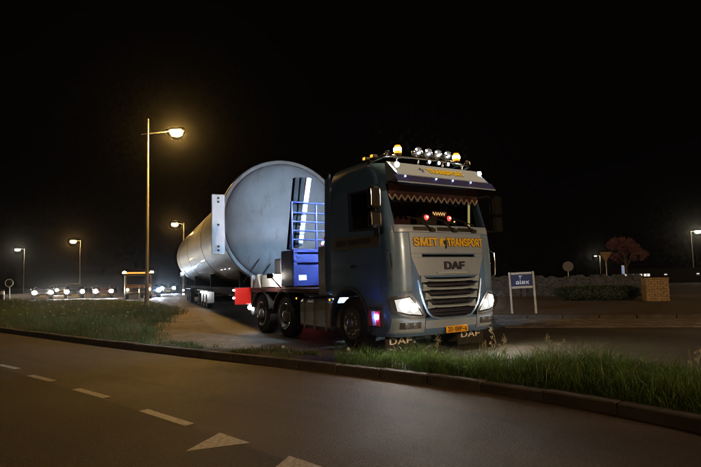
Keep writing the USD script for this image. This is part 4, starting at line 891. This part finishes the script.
# ochre brick pillar
bp = thing('brick_pillar', 'square ochre brick pillar lit yellow at the end of the hedge', 'pillar', (12.95, 22.9, .13), -18)
obj('core', bx(-.42, .42, -.42, .42, 0, .93), m_mortar, bp, smooth=False)
for r_ in range(9):
    for face in range(2):
        for c in range(4 if r_ % 2 else 5):
            x0_ = -.43+c*.215-(0 if r_ % 2 else .1); x1_ = x0_+.205; x0_, x1_ = max(x0_, -.435), min(x1_, .435)
            if x1_-x0_ < .03: continue
            z0_ = .01+r_*.102
            m = bx(x0_, x1_, -.445, -.42, z0_, z0_+.092, .006)
            obj('brick', xf(m, rz=-PI/2*face), m_ochre, bp, smooth=False)
obj('coping', bx(-.46, .46, -.46, .46, .93, .985, .012), m_ochre, bp)
# clipped dark hedge
def leaves(C, n, size, seed, flat=None):
    r = np.random.default_rng(seed); P = C; n = len(P)
    a = r.normal(size=(n, 3)); a /= np.linalg.norm(a, axis=1)[:, None]; b = np.cross(a, r.normal(size=(n, 3))); b /= np.linalg.norm(b, axis=1)[:, None]
    s = size*r.uniform(.6, 1.3, (n, 1)); V = np.stack([P-a*s, P+b*s*.5, P+a*s, P-b*s*.5], 1).reshape(-1, 3); k = np.arange(n)[:, None]*4
    return trimesh.Trimesh(V, np.stack([k+[0, 1, 2], k+[0, 2, 3]], 1).reshape(-1, 3), process=False)
r = np.random.default_rng(31)
hd = thing('hedge', 'low dark hedge between the rubble wall and the brick pillar', 'hedge', (11.1, 24.4, .12), -22)
q = r.uniform(-1, 1, (14000, 3)); q = q[(np.abs(q)**4).sum(1) < 1]; q = q[(np.abs(q)**4).sum(1) > .25]
obj('foliage', leaves(q*np.array([1.75, .5, .33])*(1+.12*(meshkit.fbm(q*3, 2, 4)[:, None]-.5)*2)+np.array([0, 0, .36]), 0, .045, 32), m_leafdark, hd, smooth=False)
for x in (-1.4, -.7, 0, .7, 1.4): obj('stem', cyl((x, 0, 0), (x+.1, 0, .5), .02), m_bark, hd)
# reddish round-crowned tree
tb = np.array([23.4, 45.5, .12])
tree = thing('red_leaved_tree', 'small round-crowned tree with reddish foliage', 'tree', tb)
br = [tube([(0, 0, 0), (.03, .02, .9), (-.02, 0, 1.9), (0, 0, 2.4)], [.13, .1, .085, .07], 10)]
C = []
for k in range(14):
    a = k*2.4; rr_ = r.uniform(.5, 1.2); z = r.uniform(2.3, 3.7); tip = np.array([rr_*math.cos(a), rr_*math.sin(a), z])
    br.append(tube([(0, 0, r.uniform(1.6, 2.3)), tip*np.array([.5, .5, 1])*np.array([1, 1, .93]), tip], [.05, .03, .012], 6)); C.append((tip, r.uniform(.45, .75)))
C.append((np.array([0, 0, 3.4]), .8))
obj('trunk', cat(br), m_bark, tree)
pts = []
for c, rad in C:
    q = r.normal(size=(1500, 3)); q /= np.linalg.norm(q, axis=1)[:, None]; pts.append(c+q*(rad*r.uniform(.55, 1.05, (1500, 1)))*np.array([1.15, 1.15, .8]))
pts = np.vstack(pts); pts = pts[meshkit.fbm(pts*2.2, 3, 6) > .49]
obj('crown', leaves(pts, 0, .07, 33), m_leafred, tree, smooth=False)
# small road furniture around the tree
def signpost(name, label, loc, h, kind, facing=0):
    t = thing(name, label, 'sign', loc, facing)
    obj('post', cyl((0, 0, 0), (0, 0, h), .04), m_galv, t)
    if kind == 'disc': obj('sign_face', lathe([(0, 0), (0, .36), (.02, .36), (.02, 0)], 28, 'y', (0, -.06, h-.3)), m_signback, t)
    else: obj('sign_face', prism([(-.38, h), (.38, h), (.05, h-.68), (-.05, h-.68)], 'y', -.07, -.05), m_orchre2, t, smooth=False)
    return t
signpost('disc_sign', 'round grey back of a traffic sign above the rubble wall', (15.4, 38.0, .1), 2.05, 'disc', -15)
signpost('triangle_sign', 'upside-down triangular sign with yellow lamplight put into its colour on a post left of the reddish tree', (18.6, 39.0, .1), 2.75, 'tri', -20)
wp = thing('white_panel_post', 'narrow bluish white upright panel in front of the reddish tree', 'post', (19.4, 38.2, .1), -20)
obj('panel', bx(-.1, .1, -.05, .05, .2, 1.75, .02), m_white, wp); obj('foot', bx(-.15, .15, -.1, .1, 0, .2, .01), m_grey, wp)
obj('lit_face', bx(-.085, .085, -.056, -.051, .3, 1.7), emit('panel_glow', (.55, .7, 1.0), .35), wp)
bd_ = thing('distant_building', 'low dark shed with a row of small lit panes far right', 'building', (32.2, 60, 0), -27)
obj('wall', bx(-2.6, 9, 0, 5, 0, 1.5), m_building, bd_, smooth=False); obj('roof', bx(-2.8, 9.2, -.2, 5.2, 1.5, 1.62), m_building, bd_, smooth=False)
for i, x in enumerate((-1.05, -.65, -.22, .2, .62, .95, 2.6, 5.6)):
    w = obj('window', bx(x-.17, x+.17, -.03, -.002, .72, 1.12), m_grey, bd_); obj('pane', bx(x-.13, x+.13, -.045, -.032, .78 if i < 6 else .9, 1.06 if i < 6 else 1.0), e_window, w)
bkc = thing('parked_car', 'dark parked car showing a red tail light behind the wall', 'car', (21.5, 43.8, .1), 60)
obj('body', prism([(-2.1, .28), (2.05, .25), (2.1, .6), (1.1, .9), (.4, 1.4), (-1.3, 1.42), (-2.1, .95)], 'y', -.85, .85), m_carp[1], bkc, smooth=False)
for s in (-1, 1): obj('tail_light', bx(-2.14, -2.09, s*.5, s*.8, .72, .92, .01), e_red if s < 0 else m_redbd, bkc)
for x in (-1.3, 1.3):
    for s in (-1, 1): obj('wheel', lathe([(s*.62, 0), (s*.62, .3), (s*.84, .32), (s*.87, .29), (s*.85, 0)], 20, 'y', (x, 0, .32)), m_rubber, bkc)

# ------------------------------------------------------------------ weeds and dandelion clocks, one by one
def weed(label, loc, h, seed, kind):
    t = thing('weed' if kind == 'stalk' else 'dandelion_clock', label, 'plant', loc)
    r = np.random.default_rng(seed); P = [np.array([.01*i*r.normal(), .01*i*r.normal(), h*i/6]) for i in range(7)]
    obj('stem', tube(P, np.linspace(.006, .003, 7), 5), m_stalk, t)
    if kind == 'clock':
        q = r.normal(size=(220, 3)); q /= np.linalg.norm(q, axis=1)[:, None]
        obj('seed_head', leaves(P[-1]+q*.024, 0, .007, seed), m_fluff, t, smooth=False)
    else:
        hd_ = [leaves(P[-1]+r.normal(size=(60, 3))*np.array([.018, .018, .035]), 0, .012, seed)]
        for k in range(3, 6):
            tip = P[k]+np.array([r.uniform(-.07, .07), r.uniform(-.07, .07), h*.16]); hd_ += [tube([P[k], tip], [.003, .002], 4), leaves(tip+r.normal(size=(30, 3))*.011, 0, .01, seed+k)]
        obj('seed_head', cat(hd_), m_fluff if seed == 1 else m_dryhead, t, smooth=False)
        for k in (1, 2, 3): obj('leaf', leaves(P[k][None]+r.normal(size=(1, 3))*.02, 0, .032, seed+9+k), m_grassR, t, smooth=False)
for lb, x, y, h, sd, kd in (('tallest pale-headed weed at the corner of the truck bumper', 1.98, 7.55, .56, 1, 'stalk'), ('thin weed just left of the tallest pale-headed weed', 1.82, 7.5, .36, 2, 'stalk'), ('bushy weed stem just right of the tallest pale-headed weed', 2.12, 7.6, .40, 4, 'stalk'),
        ('single leaning weed with pale head in front of the lit road patch', 2.72, 7.3, .43, 5, 'stalk'), ('short weed stem with white tip in the middle of the right verge', 4.0, 6.3, .36, 7, 'stalk'), ('weed sticking out of the verge under the truck plate', 1.15, 7.6, .42, 8, 'stalk'),
        ('dandelion clock in front of the truck front wheel', -.12, 8.62, .2, 11, 'clock'), ('dandelion clock on the bare strip below the rear wheels', -1.1, 9.35, .17, 12, 'clock')):
    weed(lb, (x, y, .10), h, sd, kd)
